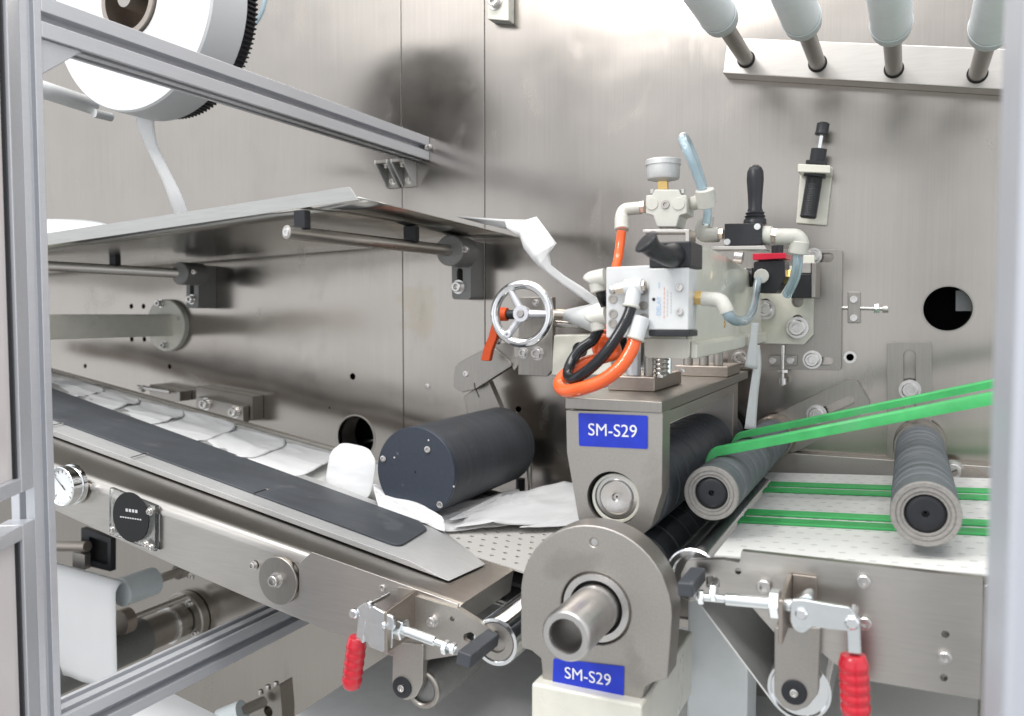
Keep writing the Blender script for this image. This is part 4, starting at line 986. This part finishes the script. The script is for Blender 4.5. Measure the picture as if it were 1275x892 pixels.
# shock absorber
t = thing('shock_absorber', 'black shock absorber with round cap held in a tilted cream bracket on the wall', 'shock absorber', at(1010, 281, -.02))
B().prism(rnd(P([(997, 206), (1037, 208), (1029, 281), (991, 278)], -.0085), .0025), Y_ * .008).obj('back_plate', 'cream', t, .0015)
B().prism(rnd(P([(993, 204), (1034, 206), (1034, 216), (993, 214.5)], -.046), .002), Y_ * .037).obj('shelf', 'cream', t, .0015)
ya = -.028; p0, p1 = at(1006, 272, ya), at(1020, 186, ya); d = (p1 - p0).normalized(); s = mpp(1010, 230, ya); L = (p1 - p0).length
pr = [(0, s * 8.5), (.002, s * 10)]; h = .004
while h < L * .62: pr += [(h, s * 10), (h + .0008, s * 9.5), (h + .0016, s * 10)]; h += .0022
pr += [(L * .64, s * 10), (L * .82, s * 9.5), (L, s * 9.5)]
B().lathe(p0, d, pr, 28).obj('cylinder', 'blk', t, ang=60)
hexnut(p0 + d * L * .59, d, s * 14.5, .006).obj('nut', 'blk', t, .0004); hexnut(p0 + d * L * .76, d, s * 14.5, .006).obj('nut', 'blk', t, .0004)
B().cyl(p1, p1 + d * .018, .0025).obj('piston_rod', 'chrome', t)
B().lathe(p1 + d * .018, d, [(0, s * 7.4), (.0006, s * 8.2), (.003, s * 8.2), (.004, s * 7.6), (.0145, s * 7.6), (.016, s * 5.5), (.0162, .001)], 28).obj('cap', 'blk', t)
# bracket at the top edge
t = thing('top_bracket', 'small cream bracket with one bolt at the top edge of the wall', 'bracket', at(622, 27, -.015))
B().prism(rnd(P([(607, -25), (633, -25), (633, 26), (607, 24)], -.022), .002), Y_ * .0215).obj('body', 'cream', t, .002)
pbolt(t, 617, 3, -.022, 7)
# idler bar and pale rollers at upper right
bar = thing('idler_bank', 'tilted steel bar with four pale blue grey idler rollers at the upper right', 'roller bank', at(1070, 110, -.02))
B().prism(P([(905, 46.5), (1262, 61), (1262, 113), (899.5, 91.5)], -.030), Y_ * .0295).obj('bar', 'steel', bar, .0016)
for px, py in ((929, 74), (1018, 79), (1113, 86), (1217, 92)):
    c = at(px, py, -.030); y0 = -.195
    B().cyl(c, Vector((c.x, y0 - .01, c.z)), .0098).obj('spindle', 'steelv', bar)
    B().lathe(c - Y_ * .0003, -Y_, [(0, .0118), (.002, .0112), (.0022, .0098)], 28, True, False).obj('collar', 'dark', bar)
    rl = B().lathe(Vector((c.x, y0, c.z)), -Y_, [(0, .009), (0, .0175), (.002, .0192), (.026, .0200), (.0262, .0203), (.40, .0222), (.402, .019)], 48).obj('roller', 'paleblue', bar)
    B().lathe(Vector((c.x, y0, c.z)), -Y_, [(-.0005, .009), (-.0005, .0185), (.0018, .0199), (.024, .0214), (.0250, .0204)], 48, False, False).obj('roller_collar', 'paleblue2', rl)

# ================================================================== pneumatic unit on the nip
YH = -.43
hxr = at(864, 440, YH).x; hxl = at(808, 440, YH).x
hs_ = thing('cream_housing', 'cream enamelled bracket with curved arm carrying the air valve, bolted to the wall', 'bracket', (hxr, -.25, at(830, 446, YH).z))
def hz(px, py): return atx(px, py, hxr).z
yb_ = -.036
sd = [atx(860, 304, hxr), atx(874, 304, hxr), atx(905, 320, hxr), atx(934, 338, hxr), Vector((hxr, yb_, atx(934, 338, hxr).z - .004)), Vector((hxr, yb_, atx(940, 428, hxr).z)), atx(935, 428, hxr), atx(864, 446, hxr)]
zfb = sd[-1].z
sd[0].y = YH; sd[-1].y = YH; sd[0].z = at(861, 303, YH).z
B().prism(sd, X_ * -.007).obj('side_arm', 'creamdirty', hs_, .0015)
B().prism(rnd([Vector((hxl, YH - .0, zfb)), Vector((hxr - .0075, YH, zfb)), Vector((hxr - .0075, YH, sd[0].z)), Vector((hxl, YH, sd[0].z))], [.006, .001, 0, 0]), Y_ * .007).obj('front_plate', 'cream', hs_, .002)
B().box((hxl + .001, YH + .0072, zfb + .0004), (hxr - .0073, -.19, zfb + .008)).obj('bottom_plate', 'cream', hs_, .001)
B().prism(rnd([Vector((hxl, YH - .016, zfb)), Vector((hxr, YH - .016, zfb)), Vector((hxr, YH - .016, zfb + .018)), Vector((hxl, YH - .016, zfb + .018))], [.005, .005, .001, .001]), Y_ * .0158).obj('lower_lip', 'cream', hs_, .002)
B().prism([Vector((hxr + .0003, YH - .0155, zfb)), Vector((hxr + .0065, YH - .0155, zfb)), Vector((hxr + .0065, YH - .0155, zfb + .013)), Vector((hxr + .0003, YH - .0155, zfb + .016))], Vector((0, yb_ - YH + .015, sd[5].z - zfb))).obj('bottom_flange', 'cream', hs_, .002)
B().prism(rnd(P([(925, 334), (1012, 330), (1012, 417), (1001, 429), (925, 427)], -.032), [0, .004, .004, .004, 0]), Y_ * .018,
    [slot(at(953, 379, -.032), at(953, 391, -.032), .0075), slot(at(993, 399, -.032), at(993, 411, -.032), .0075), slot(at(993, 364, -.032), at(993, 376, -.032), .0075)]).obj('wall_flange', 'cream', hs_, .0015)
for px, py, r in ((953, 386, 9), (993, 408, 10)): pbolt(hs_, px, py, -.034, r)
B().prism(rnd(P([(996, 318), (1014, 318), (1014, 334), (996, 334)], -.03), .002), Y_ * .015).obj('ear', 'cream', hs_, .001)
for px, py in ((902, 394), (902, 404)): B().lathe(atx(px, py, hxr) , X_, [(0, .004), (.0006, .0035)], 18).obj('plug', 'brass', hs_)
# cylinders between housing and block
ztop_b = zt_
def cyl_base(px0, px1, y0, y1, h, label):
    x0, x1 = atz(px0, 487, ztop_b).x, atz(px1, 487, ztop_b).x
    return x0, x1
bx0, bx1 = at(757, 480, -.385).x, at(815, 480, -.385).x
t = thing('guided_cylinder', 'steel guided cylinder with rods standing on the front of the upper bearing block', 'cylinder', ((bx0 + bx1) / 2, -.34, ztop_b), 'guided cylinders on the bearing block')
B().box((bx0, -.385, ztop_b + .0004), (bx1, -.275, ztop_b + .0145)).obj('base_plate', 'brownmetal', t, .001)
z0_, z1_ = ztop_b + .0148, zfb - .0004
for dx, dy, r, m in ((.021, -.045, .0072, 'alu'), (.033, -.038, .0035, 'chrome'), (.039, -.05, .004, 'dull'), (.050, -.045, .0062, 'dull'), (.045, -.005, .005, 'chrome'), (.012, -.01, .005, 'chrome')):
    p = Vector((bx0 + dx, -.335 + dy + .015, z0_)); B().cyl(p, Vector((p.x, p.y, z1_ + (.02 if dx < .03 else 0))), r, n=24).obj('guide_rod', m, t)
p = Vector((bx0 + .050, -.365, z0_)); 
for k in range(6): B().torus(p + Z_ * (.003 + k * .0045), Z_, .0066, .0011, 20, 8).obj('spring_coil', 'bolt', t)
for dx, dy in ((.006, .008), (.052, .008), (.006, .10), (.052, .1)): bolt(t, Vector((bx0 + dx, -.385 + dy, ztop_b + .0146)), .0032, Z_, washer=False, h=.003)
bx2, bx3 = at(840, 465, -.16).x, at(906, 465, -.16).x
t = thing('guided_cylinder', 'rear guided cylinder on the bearing block under the cream arm', 'cylinder', ((bx2 + bx3) / 2, -.11, ztop_b), 'guided cylinders on the bearing block')
B().box((bx2, -.16, ztop_b + .0004), (bx3, -.075, ztop_b + .013)).obj('base_plate', 'brownmetal', t, .001)
for dx in (.012, .032, .05): 
    p = Vector((bx2 + dx, -.14, ztop_b + .0132)); B().cyl(p, p + Z_ * (zfb + .004 - p.z), .006, n=20).obj('guide_rod', 'dull', t)
# air valve with black lever
YV = -.478
vx0, vx1, vz0, vz1 = at(807, 400, YV).x, at(857, 400, YV).x, at(830, 411, YV).z, at(830, 334, YV).z
va = thing('lever_valve', 'white hand lever air valve with blue vertical print and black end caps', 'valve', ((vx0 + vx1) / 2, YV + .015, vz0))
B().box((vx0, YV, vz0), (vx1, YH - .0165, vz1)).obj('body', 'white', va, .0012)
B().box((vx0 + .0004, YV + .0004, vz0 - .0058), (vx1 + .0012, YH - .0165, vz0 - .0003)).obj('bottom_cap', 'blk', va, .001)
zc_v = at(830, 301, YV).z
B().box((vx0 + .0002, YV + .0004, vz1 + .0003), (vx1 + .0012, YH - .0005, zc_v)).obj('top_cap', 'blk', va, .0016)
cb_ = at(838, 318, YV); 
B().tube([cb_ + Y_ * .004, at(829, 318, YV - .018), at(815, 312, YV - .032), at(806, 303, YV - .040), at(803, 300, YV - .042)], lambda q: .0118 - .0042 * math.sin(math.pi * min(1, q * 1.15)) * (1 if q < .8 else .95) + (.0 if q < .85 else (q - .85) * -.016), 22, 8).obj('lever', 'blk', va)
vw = vx1 - vx0
for px, py in ((846.5, 358.5), (846.5, 388.5)): pbolt(va, px, py, YV, 4.2, washer=False)
B().lathe(at(814, 373, YV) - Y_ * .0002, -Y_, [(0, .0015), (.0003, .0014)], 14).obj('port', 'dark', va)
def vtext(txt, px, py, sz, m): text(va, txt, at(px, py, YV), sz, Z_, -X_, m, 'print', off=.0003)
vtext('DELAY', 820.5, 381, .0056, 'bluetext')
for i, (px, ya_, yb2, m) in enumerate(((827, 358, 398, 'redtext'), (831, 362, 396, 'greytext'), (835.5, 364, 392, 'greytext'), (820.5, 352, 360, 'bluetext'))):
    a, b_ = at(px, ya_, YV - .0002), at(px, yb2, YV - .0002); n_ = 7 if i < 3 else 2
    for k in range(n_):
        z_a = a.z + (b_.z - a.z) * k / n_; z_b = a.z + (b_.z - a.z) * (k + .72) / n_
        B().box((a.x - .0004, YV - .0003, z_b), (a.x + .0005, YV - .0001, z_a)).obj('print_mark', m, va)
# manifold on the left of the valve
YM = -.470
mf = thing('air_manifold', 'white drilled air manifold block to the left of the lever valve', 'manifold', at(780, 420, YM))
mx0, mx1 = at(754.5, 380, YM).x, at(806, 380, YM).x - .0006
mb = P([(754.5, 333), (806, 330.5), (806, 420), (754.5, 421)], YM); mb[1].x = mb[2].x = vx0 - .0008
B().prism(mb, Y_ * .030).obj('block', 'white', mf, .0012)
for px, py in ((763, 372.5), (763.5, 391), (763, 403), (801, 362), (801.5, 381), (802, 396)): 
    B().lathe(at(px, py, YM) - Y_ * .0003, -Y_, [(0, .0042), (.0006, .0042), (.0006, .0026), (-.0008, .002), (-.0008, .0003)], 18, True, True).obj('plug', 'dull', mf)
def elbow(parent, pts, r, m='plastic', name='elbow'):
    return B().tube(pts, r, 18, 6).obj(name, m, parent)
def fit(parent, a, b_, r, m, name, n=24, ch=.0008):
    L = (b_ - a).length
    return B().lathe(a, b_ - a, [(0, r - ch), (ch, r), (L - ch, r), (L, r - ch)], n).obj(name, m, parent)
# tee in front of the manifold
tf = thing('tee_fitting', 'white push-in tee fitting on the front of the manifold feeding the black hose', 'fitting', at(785, 360, YM - .01))
fit(tf, at(766, 361, YM - .009), at(780, 358, YM - .009), .0052, 'copper', 'threaded_collar', 6); fit(tf, at(760, 361, YM - .009), at(767, 361, YM - .009), .0042, 'bolt', 'stub')
fit(tf, at(778, 358, YM - .010), at(800, 356, YM - .010), .0068, 'white', 'tee_body'); fit(tf, at(799, 356, YM - .010), at(804, 356, YM - .010), .005, 'copper', 'threaded_collar', 6)
fit(tf, at(790, 357, YM - .010), at(786, 381, YM - .014), .0066, 'white', 'tee_branch'); fit(tf, at(786.2, 380, YM - .014), at(785.5, 383.5, YM - .0145), .0078, 'plastic', 'release_ring')
t2_ = thing('straight_fitting', 'white push-in fitting under the manifold feeding the thick orange hose', 'fitting', at(793, 415, YM - .012))
fit(t2_, at(799, 395, YM - .012), at(791, 421, YM - .016), .0076, 'white', 'fitting_body'); fit(t2_, at(791.4, 420, YM - .016), at(790.3, 423.5, YM - .0165), .0088, 'plastic', 'release_ring')
for k, (px, py, lab) in enumerate(((741, 349, 'off-white elbow fitting at the upper left of the manifold'), (742, 397, 'off-white elbow fitting at the lower left of the manifold'))):
    t = thing('elbow_fitting', lab, 'fitting', at(px, py, YM + .01), 'elbow fittings at the left of the manifold')
    B().tube([at(px + 13, py - 4, YM + .012), at(px + 4, py - 2, YM + .012), at(px - 4, py + 0, YM + .012), at(px - 7, py + 4, YM + .012)], lambda q: .0082 if q < .8 else .0082 - .006 * (q - .8) ** 1.5 * 9, 20, 6).obj('body', 'plastic', t)
    fit(t, at(px + 1, py + 2, YM + .012), at(px + 4, py + 15, YM + .012), .0070, 'plastic', 'outlet')
H = lambda pts, r, m, label, grp=None: tag(B().tube([at(*p) for p in pts], r, 16, 8).obj('air_hose', m), label, 'hose', grp)
H([(786, 382, YM - .0145), (781, 396, YM - .018), (770, 416, YM - .024), (752, 442, YM - .030), (730, 463, YM - .030), (714, 472, YM - .022), (707, 466, YM - .010), (712, 450, YM + .002), (724, 434, YM + .010), (738, 424, YM + .016), (746, 410, YM + .014)], .0050, 'blkgloss', 'glossy black air hose looping from the tee below the manifold')
H([(790.5, 422, YM - .016), (786, 436, YM - .020), (773, 456, YM - .026), (752, 473, YM - .030), (727, 483, YM - .030), (706, 487, YM - .022), (697, 481, YM - .010), (702, 469, YM + .002), (722, 455, YM + .014), (748, 446, YM + .026), (765, 440, YM + .032), (762, 428, YM + .035), (750, 424, YM + .034), (745, 434, YM + .030), (752, 445, YM + .030)], .0062, 'orange', 'thick orange air hose looping in front of the upper bearing block')
H([(774, 288, -.34), (772, 305, -.342), (769, 325, -.35), (764, 345, -.37), (758, 380, -.40), (752, 415, -.42)], .0050, 'orange', 'orange air hose dropping from the regulator behind the manifold')
H([(747, 360, YM + .014), (750, 370, YM + .02), (756, 384, YM + .03)], .005, 'blkgloss', 'short black hose stub under the upper left elbow')
# right outlet of the valve with clear hose
of = thing('outlet_fitting', 'off-white elbow fitting on the right side of the lever valve with clear hose', 'fitting', at(885, 372, -.455))
YO = -.455
fit(of, at(859, 371, YO), at(866, 371, YO), .0062, 'white', 'stub'); fit(of, at(865.5, 371, YO), at(875, 371.5, YO), .0070, 'brass', 'brass_nut', 6)
B().tube([at(874, 372, YO), at(886, 373, YO), at(897, 375, YO - .002), at(903, 384, YO - .004), at(905, 389, YO - .004)], .0064, 20, 6).obj('elbow', 'plastic', of)
H([(904, 386, YO - .004), (909, 395, YO - .002), (919, 400, -.43), (931, 397, -.38), (938, 383, -.30), (941, 365, -.22), (944, 350, -.165), (948, 344, -.14)], .0047, 'bluehose', 'clear bluish hose curving from the valve outlet up to the rotary valve')
# strips hanging down behind
ribbon('film_strip', [((936, 402, -.20), (945, 402, -.19)), ((933, 425, -.20), (943, 425, -.19)), ((927, 457, -.20), (943, 460, -.185))], 'film', label='short grey-white film strip hanging under the clear hose', cat='film')
ribbon('film_strip', [((938, 430, -.185), (946, 430, -.17)), ((938, 455, -.185), (948, 456, -.17)), ((933, 490, -.19), (944, 492, -.175)), ((927, 534, -.20), (941, 536, -.185))], 'film', label='long thin white film strip hanging down to the grey roller', cat='film')
# regulator with gauge
YG = -.335
g = thing('air_regulator', 'off-white air regulator block with silver gauge on top and elbow fittings', 'regulator', at(828, 285, YG))
gm = mpp(828, 260, YG)
B().prism(rnd(P([(804, 243), (812, 243), (815, 236), (845, 236), (848, 243), (855, 243), (855, 266), (846, 269), (842, 283), (818, 283), (813, 269), (804, 266)], YG), .002), Y_ * .034).obj('body', 'plastic', g, .002)
B().lathe(at(828.5, 255, YG) - Y_ * .0002, -Y_, [(0, .0045), (.0012, .0042), (.0012, .0022), (-.001, .0015), (-.001, .0002)], 20).obj('adjusting_screw', 'dull', g)
for px in (812, 845): B().lathe(at(px, 254, YG) - Y_ * .0002, -Y_, [(0, .0068), (.0008, .0062), (.0008, .0003)], 24).obj('boss', 'plastic', g)
for px in (812, 850): B().cyl(at(px, 241, YG + .004), at(px, 236, YG + .004), .0026, n=12).obj('screw', 'bolt', g)
gc = at(825.5, 226, YG + .016)
B().cyl(at(826, 237, YG + .016), at(825.5, 224, YG + .016), .0058, n=6).obj('brass_neck', 'brass', g)
B().lathe(gc, Z_, [(0, .008), (.002, .0165), (.004, .0175), (.0165, .0175), (.0165, .0185), (.0215, .0185), (.0225, .0175), (.0225, .015), (.0215, .0145), (.0215, .0005)], 44, True, False).obj('gauge', 'alubright', g)
B().prism(P([(822, 283), (842, 281), (846, 290), (822, 291)], YG + .006), Y_ * .02).obj('lower_body', 'dull', g, .001)
B().prism(rnd(P([(800, 286), (858, 286), (858, 302), (853, 302), (853, 290), (800, 290)], YG - .01), .001), Y_ * .03).obj('mount_bracket', 'steel', g, .0006)
fit(g, at(803.5, 258, YG + .017), at(797, 258.5, YG + .017), .0068, 'copper', 'nipple', 6)
B().tube([at(798, 259, YG + .017), at(787, 260, YG + .017), at(778, 261.5, YG + .016), at(774, 268, YG + .012), at(774, 274, YG + .008)], .0068, 20, 6).obj('elbow', 'plastic', g)
fit(g, at(774.3, 271, YG + .009), at(774.3, 287, YG + .003), .0078, 'plastic', 'socket')
fit(g, at(855, 254.5, YG + .017), at(864, 254.5, YG + .017), .0060, 'bolt', 'nipple', 6)
fit(g, at(862, 254, YG + .017), at(876, 250, YG + .010), .0072, 'plastic', 'elbow')
fit(g, at(880, 258, YG + .012), at(877.5, 236, YG + .005), .0098, 'plastic', 'socket')
H([(879, 252, YG + .01), (875, 238, YG + .006), (868, 218, YG - .0), (861, 200, YG - .006), (854, 184, YG - .006), (850, 174, YG + .004), (852, 171, YG + .02), (858, 182, YG + .034), (866, 203, YG + .038), (874, 228, YG + .04), (880, 252, YG + .042), (881, 268, YG + .042), (879, 280, YG + .040)], .0046, 'bluehose', 'clear blue hose loop rising above the regulator socket')
# black block valve with lever boot
YB = -.285
bv = thing('block_valve', 'small black block valve with ribbed rubber joystick boot and white fittings', 'valve', at(925, 307, YB))
B().prism(P([(902, 278.5), (949, 278), (948, 305.5), (902, 306.5)], YB), Y_ * .028).obj('body', 'blk', bv, .001)
for px, py in ((905.5, 301.5), (943, 282.5)): B().lathe(at(px, py, YB), -Y_, [(-.0002, .0035), (.0012, .0033), (.0014, .0005)], 14).obj('screw', 'white', bv)
lb0, lb1 = at(940, 280, YB + .028), at(940.5, 205, YB + .028); d = lb1 - lb0; Lb = d.length; s = mpp(940, 250, YB + .028)
pr = [(0, s * 14), (Lb * .06, s * 14)]
for k in range(3):
    h = Lb * (.07 + k * .055); pr += [(h, s * (13.4 - k)), (h + Lb * .02, s * (13.6 - k)), (h + Lb * .035, s * (11.6 - k)), (h + Lb * .045, s * (11.6 - k))]
pr += [(Lb * .28, s * 8.2), (Lb * .5, s * 9), (Lb * .75, s * 10.4), (Lb * .88, s * 9.8), (Lb * .95, s * 7.4), (Lb * .99, s * 3.6), (Lb, s * .4)]
B().lathe(lb0, d, pr, 32).obj('lever_boot', 'blk', bv, ang=50)
fit(bv, at(901.5, 292, YB + .012), at(894, 292, YB + .012), .0064, 'copper', 'nipple', 6)
B().tube([at(895, 292.5, YB + .012), at(884, 293, YB + .012), at(876, 292, YB + .012), at(874, 286, YB + .013), at(877, 276, YB + .014)], .0080, 20, 6).obj('elbow', 'plastic', bv)
fit(bv, at(879, 284, YB + .014), at(881, 270, YB + .016), .0072, 'plastic', 'socket')
fit(bv, at(949, 293, YB + .012), at(961, 293.5, YB + .012), .0098, 'plastic', 'threaded_end', 12); fit(bv, at(960, 293.5, YB + .012), at(968, 294, YB + .012), .0085, 'copper', 'nipple', 6)
B().tube([at(967, 294.5, YB + .012), at(982, 294.5, YB + .012), at(992, 295.5, YB + .013), at(997, 302, YB + .014), at(996, 309, YB + .014)], .0082, 20, 6).obj('elbow', 'plastic', bv)
fit(bv, at(996, 300, YB + .014), at(993, 316, YB + .016), .0098, 'plastic', 'socket')
B().prism(P([(885, 306.8), (952, 306), (955, 311), (885, 311)], YB - .002), Y_ * .03).obj('mount_plate', 'steel', bv, .0005)
H([(994, 314, YB + .016), (993, 330, YB + .02), (990, 345, YB + .03), (985, 357, YB + .04), (980, 367, YB + .05)], .0053, 'bluehose', 'clear blue hose dropping from the right elbow of the block valve')
# rotary valve with red knob
YK = -.15
rv = thing('rotary_valve', 'black rotary valve with a flat red knob in front of the cream wall flange', 'valve', at(958, 365, YK))
B().prism(rnd(P([(938, 326), (977, 324), (978, 345), (968, 362), (966, 365), (944, 365), (938, 350)], YK), .003), Y_ * .045).obj('body', 'blk', rv, .0015)
B().prism(rnd(P([(937, 316), (978, 315), (978, 322), (937, 324)], YK - .004), .001), Y_ * .05).obj('knob', 'redk', rv, .0015)
B().cyl(at(957, 328, YK + .02), at(957, 320, YK + .02), .012, n=24).obj('knob_stem', 'blk', rv)
fit(rv, at(948, 344, YK - .014), at(948, 344, YK + .002), .0088, 'plastic', 'socket', 12)
fit(rv, at(939, 345, YK + .02), at(930, 346, YK + .02), .012, 'blk', 'port_cap'); fit(rv, at(977, 345, YK + .02), at(985, 345, YK + .02), .0095, 'brass', 'brass_nut', 6); fit(rv, at(971, 345, YK + .014), at(977, 345, YK + .014), .0105, 'blk', 'port_collar')
B().cyl(at(968, 306, YK + .02), at(968, 316, YK + .02), .007).obj('knob_pin', 'blk', rv)
sc_ = thing('compact_cylinder', 'short black cylinder with a bright end plate beside the rotary valve', 'cylinder', at(1000, 371, -.09))
B().prism(rnd(P([(983, 341), (1012, 341), (1012, 371), (983, 371)], -.10), .003), Y_ * .06).obj('barrel', 'blk', sc_, .0015)
B().prism(P([(1010, 327), (1016, 328), (1015, 371), (1010, 371)], -.105), Y_ * .06).obj('end_plate', 'steelv', sc_, .0008)
B().prism(P([(990, 327), (1010, 327), (1010, 340.5), (985, 340.5)], -.098), Y_ * .03).obj('cap', 'steel', sc_, .0008)
t = tag(B().cyl(at(915, 320, -.12), at(925, 321, -.12), .008).obj('hex_plug', 'bolt'), 'small steel plug on the cream arm left of the red knob', 'plug')

# ================================================================== under the conveyors
# white sheet below, horizontal
zs = CAM.z - .449
sh = B().prism([Vector((-.61, -.62, zs)), Vector((-.05, -.62, zs)), Vector((-.05, -.02, zs)), Vector((-.61, -.02, zs))], Z_ * -.004).obj('lower_belt', 'white', None, .001)
tag(sh, 'broad pale belt running below the red handled clamp at the bottom', 'belt')
zs2 = CAM.z - .50
c = atz(217, 865, zs2)
tag(B().prism([atz(217, 864, zs2), atz(300, 905, zs2), atz(300, 980, zs2), atz(100, 980, zs2), atz(120, 908, zs2)], Z_ * -.003).obj('film_sheet', 'film', None, .0005), 'corner of a white sheet at the bottom left edge', 'sheet')
# film draped over a grey roller on the left
yd = -.30
t = thing('draped_film', 'white film draped over the grey roller below the gauge', 'film', at(110, 810, yd))
a, b_ = at(60, 705, yd), at(143.5, 728, yd); ex = (b_ - a).normalized(); rr3 = .017
rows = []
for k in range(20):
    if k < 8: an = R(100 - k * 14); off = Vector((0, -math.cos(R(90) - 0) * 0, 0)); p = Vector((0, rr3 - rr3 * math.sin(R(k * 12.8)), -rr3 * (1 - math.cos(R(k * 12.8)))))
    else: p = Vector((0, 0, -rr3 - (k - 7) * .013))
    rows.append([a - ex * .1 + (b_ - a + ex * .1) * (j / 16) + p + Y_ * (.0012 * math.sin(j * 2.2) if k > 9 else 0) for j in range(17)])
B().grid(rows).obj('film', 'film', t, solid=.0006)
g0 = b_ + Vector((-.01, .012, -.013))
t = thing('grey_idler', 'grey idler on a clamped shaft beside the draped white film', 'roller', g0 + Y_ * .1)
ga = at(150, 738, -.27); gb = Vector((ga.x, -.20, ga.z)); rg_ = 18 * mpp(150, 738, -.27)
B().lathe(ga, Y_, [(0, rg_ * .9), (.001, rg_), (.064, rg_), (.065, rg_ * .9)], 36).obj('sleeve', 'paleblue2', t)
B().cyl(gb, Vector((gb.x, -.03, gb.z)), .0075).obj('shaft', 'dull', t)
B().lathe(Vector((gb.x, -.155, gb.z)), Y_, [(0, .011), (.0, .0125), (.014, .0125), (.014, .011)], 28).obj('collar', 'dull', t)
B().box((gb.x - .014, -.10, gb.z - .016), (gb.x + .016, -.02, gb.z + .018)).obj('clamp_block', 'steelv', t, .001)
for dx in (-.006, .008): bolt(t, Vector((gb.x + dx, -.13, gb.z - .012)), .004, -Z_, washer=False, h=.006); bolt(t, Vector((gb.x + dx, -.08, gb.z + .0185)), .004, Z_, washer=False, h=.006)
t = thing('sensor_plate', 'black sensor plate on a brown rod under the left conveyor', 'sensor', at(118, 690, -.25))
B().prism(rnd(P([(101, 657), (138, 671), (138, 712), (101, 703)], -.25), .002), Y_ * .01, [rnd(P([(111, 668), (134, 676), (134, 704), (111, 698)], -.25), .0015)]).obj('frame', 'blk', t, .001)
B().prism(P([(108, 664), (136, 673), (136, 708), (108, 701)], -.2395), Y_ * .002).obj('window', 'dark', t)
B().cyl(at(40, 680, -.262), at(109, 680.5, -.262), .0085).obj('rod', 'brownmetal', t)
B().prism(P([(90, 688), (105, 691), (105, 710), (90, 706)], -.262), Y_ * .012).obj('clamp', 'dull', t, .0008)
# big dark shaft to the wall
f0 = at(236, 768, -.002)
t = thing('drive_shaft', 'dark round drive shaft entering a bolted wall flange behind the lower beam', 'shaft', f0)
B().cyl(f0 + Y_ * -.62, f0 + Y_ * -.115, .036, n=48).obj('tube', 'cast', t)
B().cyl(f0 + Y_ * -.1148, f0 + Y_ * -.02, .031, n=40).obj('sleeve', 'steelv', t)
B().lathe(f0, -Y_, [(0, .052), (.016, .052), (.018, .050), (.018, .03)], 48).obj('flange', 'steelv', t)
for an in (60, 150, 240, 330): bolt(t, f0 + Vector((math.cos(R(an)) * .041, -.018, math.sin(R(an)) * .041)), .006)
B().lathe(f0 + Y_ * -.05, -Y_, [(0, .0315), (0, .034), (.006, .034), (.006, .0315)], 40, False, False).obj('seal_ring', 'chrome', t)
t = thing('guide_disc', 'brown guide disc half hidden beside the draped film', 'disc', at(150, 775, -.2))
B().lathe(at(148, 776, -.2), Y_, [(0, .001), (0, .022), (.02, .022)], 32).obj('disc', 'brownmetal', t)
B().cyl(at(148, 776, -.18), Vector((at(148, 776, -.18).x, -.03, at(148, 776, -.18).z)), .006).obj('pin', 'bolt', t)
# clamp at the bottom
t = thing('shaft_clamp', 'steel shaft clamp with set screws and grey roller end at the bottom edge', 'clamp', at(330, 890, -.16))
k0, k1 = at(300, 890, -.25), at(322, 878, -.18)
B().cyl(at(275, 897, -.26), at(302, 886, -.25), .017).obj('roller_end', 'paleblue2', t)
B().cyl(at(298, 887, -.25), at(328, 874, -.20), .0085).obj('shaft', 'dull', t)
kc = at(335, 872, -.19)
B().prism(rnd(P([(321, 868), (348, 852), (351, 885), (351, 915), (324, 915)], -.19), .002), Y_ * .03, [hole(334, 886, -.19, 7)]).obj('clamp_body', 'steelv', t, .001)
for px, py in ((325, 860), (334, 854), (344, 850)): bolt(t, at(px, py + 4, -.178), .0042, Z_, washer=False, h=.007)
# pale column and cables below the right conveyor
xa, xb2 = at(856, 780, -.33).x, at(932, 780, -.33).x
t = tag(B().box((xa, -.33, .25), (xb2, -.27, at(880, 735, -.33).z)).obj('machine_column', 'paleblue', None, .003), 'pale grey-green upright column below the white belt at the right', 'column')
for k, (q0, q1, q2) in enumerate((((828, 838), (848, 848), (862, 872)), ((826, 842), (846, 853), (862, 878)), ((834, 832), (850, 840), (866, 850)))):
    tag(B().tube([at(*q0, -.2), at(*q1, -.2), at(*q2, -.2), at(q2[0] + 14, q2[1] + 50, -.2)], .0016, 8).obj('cable', 'blk'), ['thin black cable arching beside the lower bearing block, middle of three', 'thin black cable arching beside the lower bearing block, lowest of three', 'thin black cable arching beside the lower bearing block, highest of three'][k], 'cable', 'thin black cables')
t = tag(B().box((at(930, 850, -.2).x, -.2, .3), (at(1250, 850, -.2).x, -.12, at(1000, 780, -.2).z)).obj('drive_housing', 'dull', None, .002), 'dark steel housing in the shade under the right conveyor', 'housing')
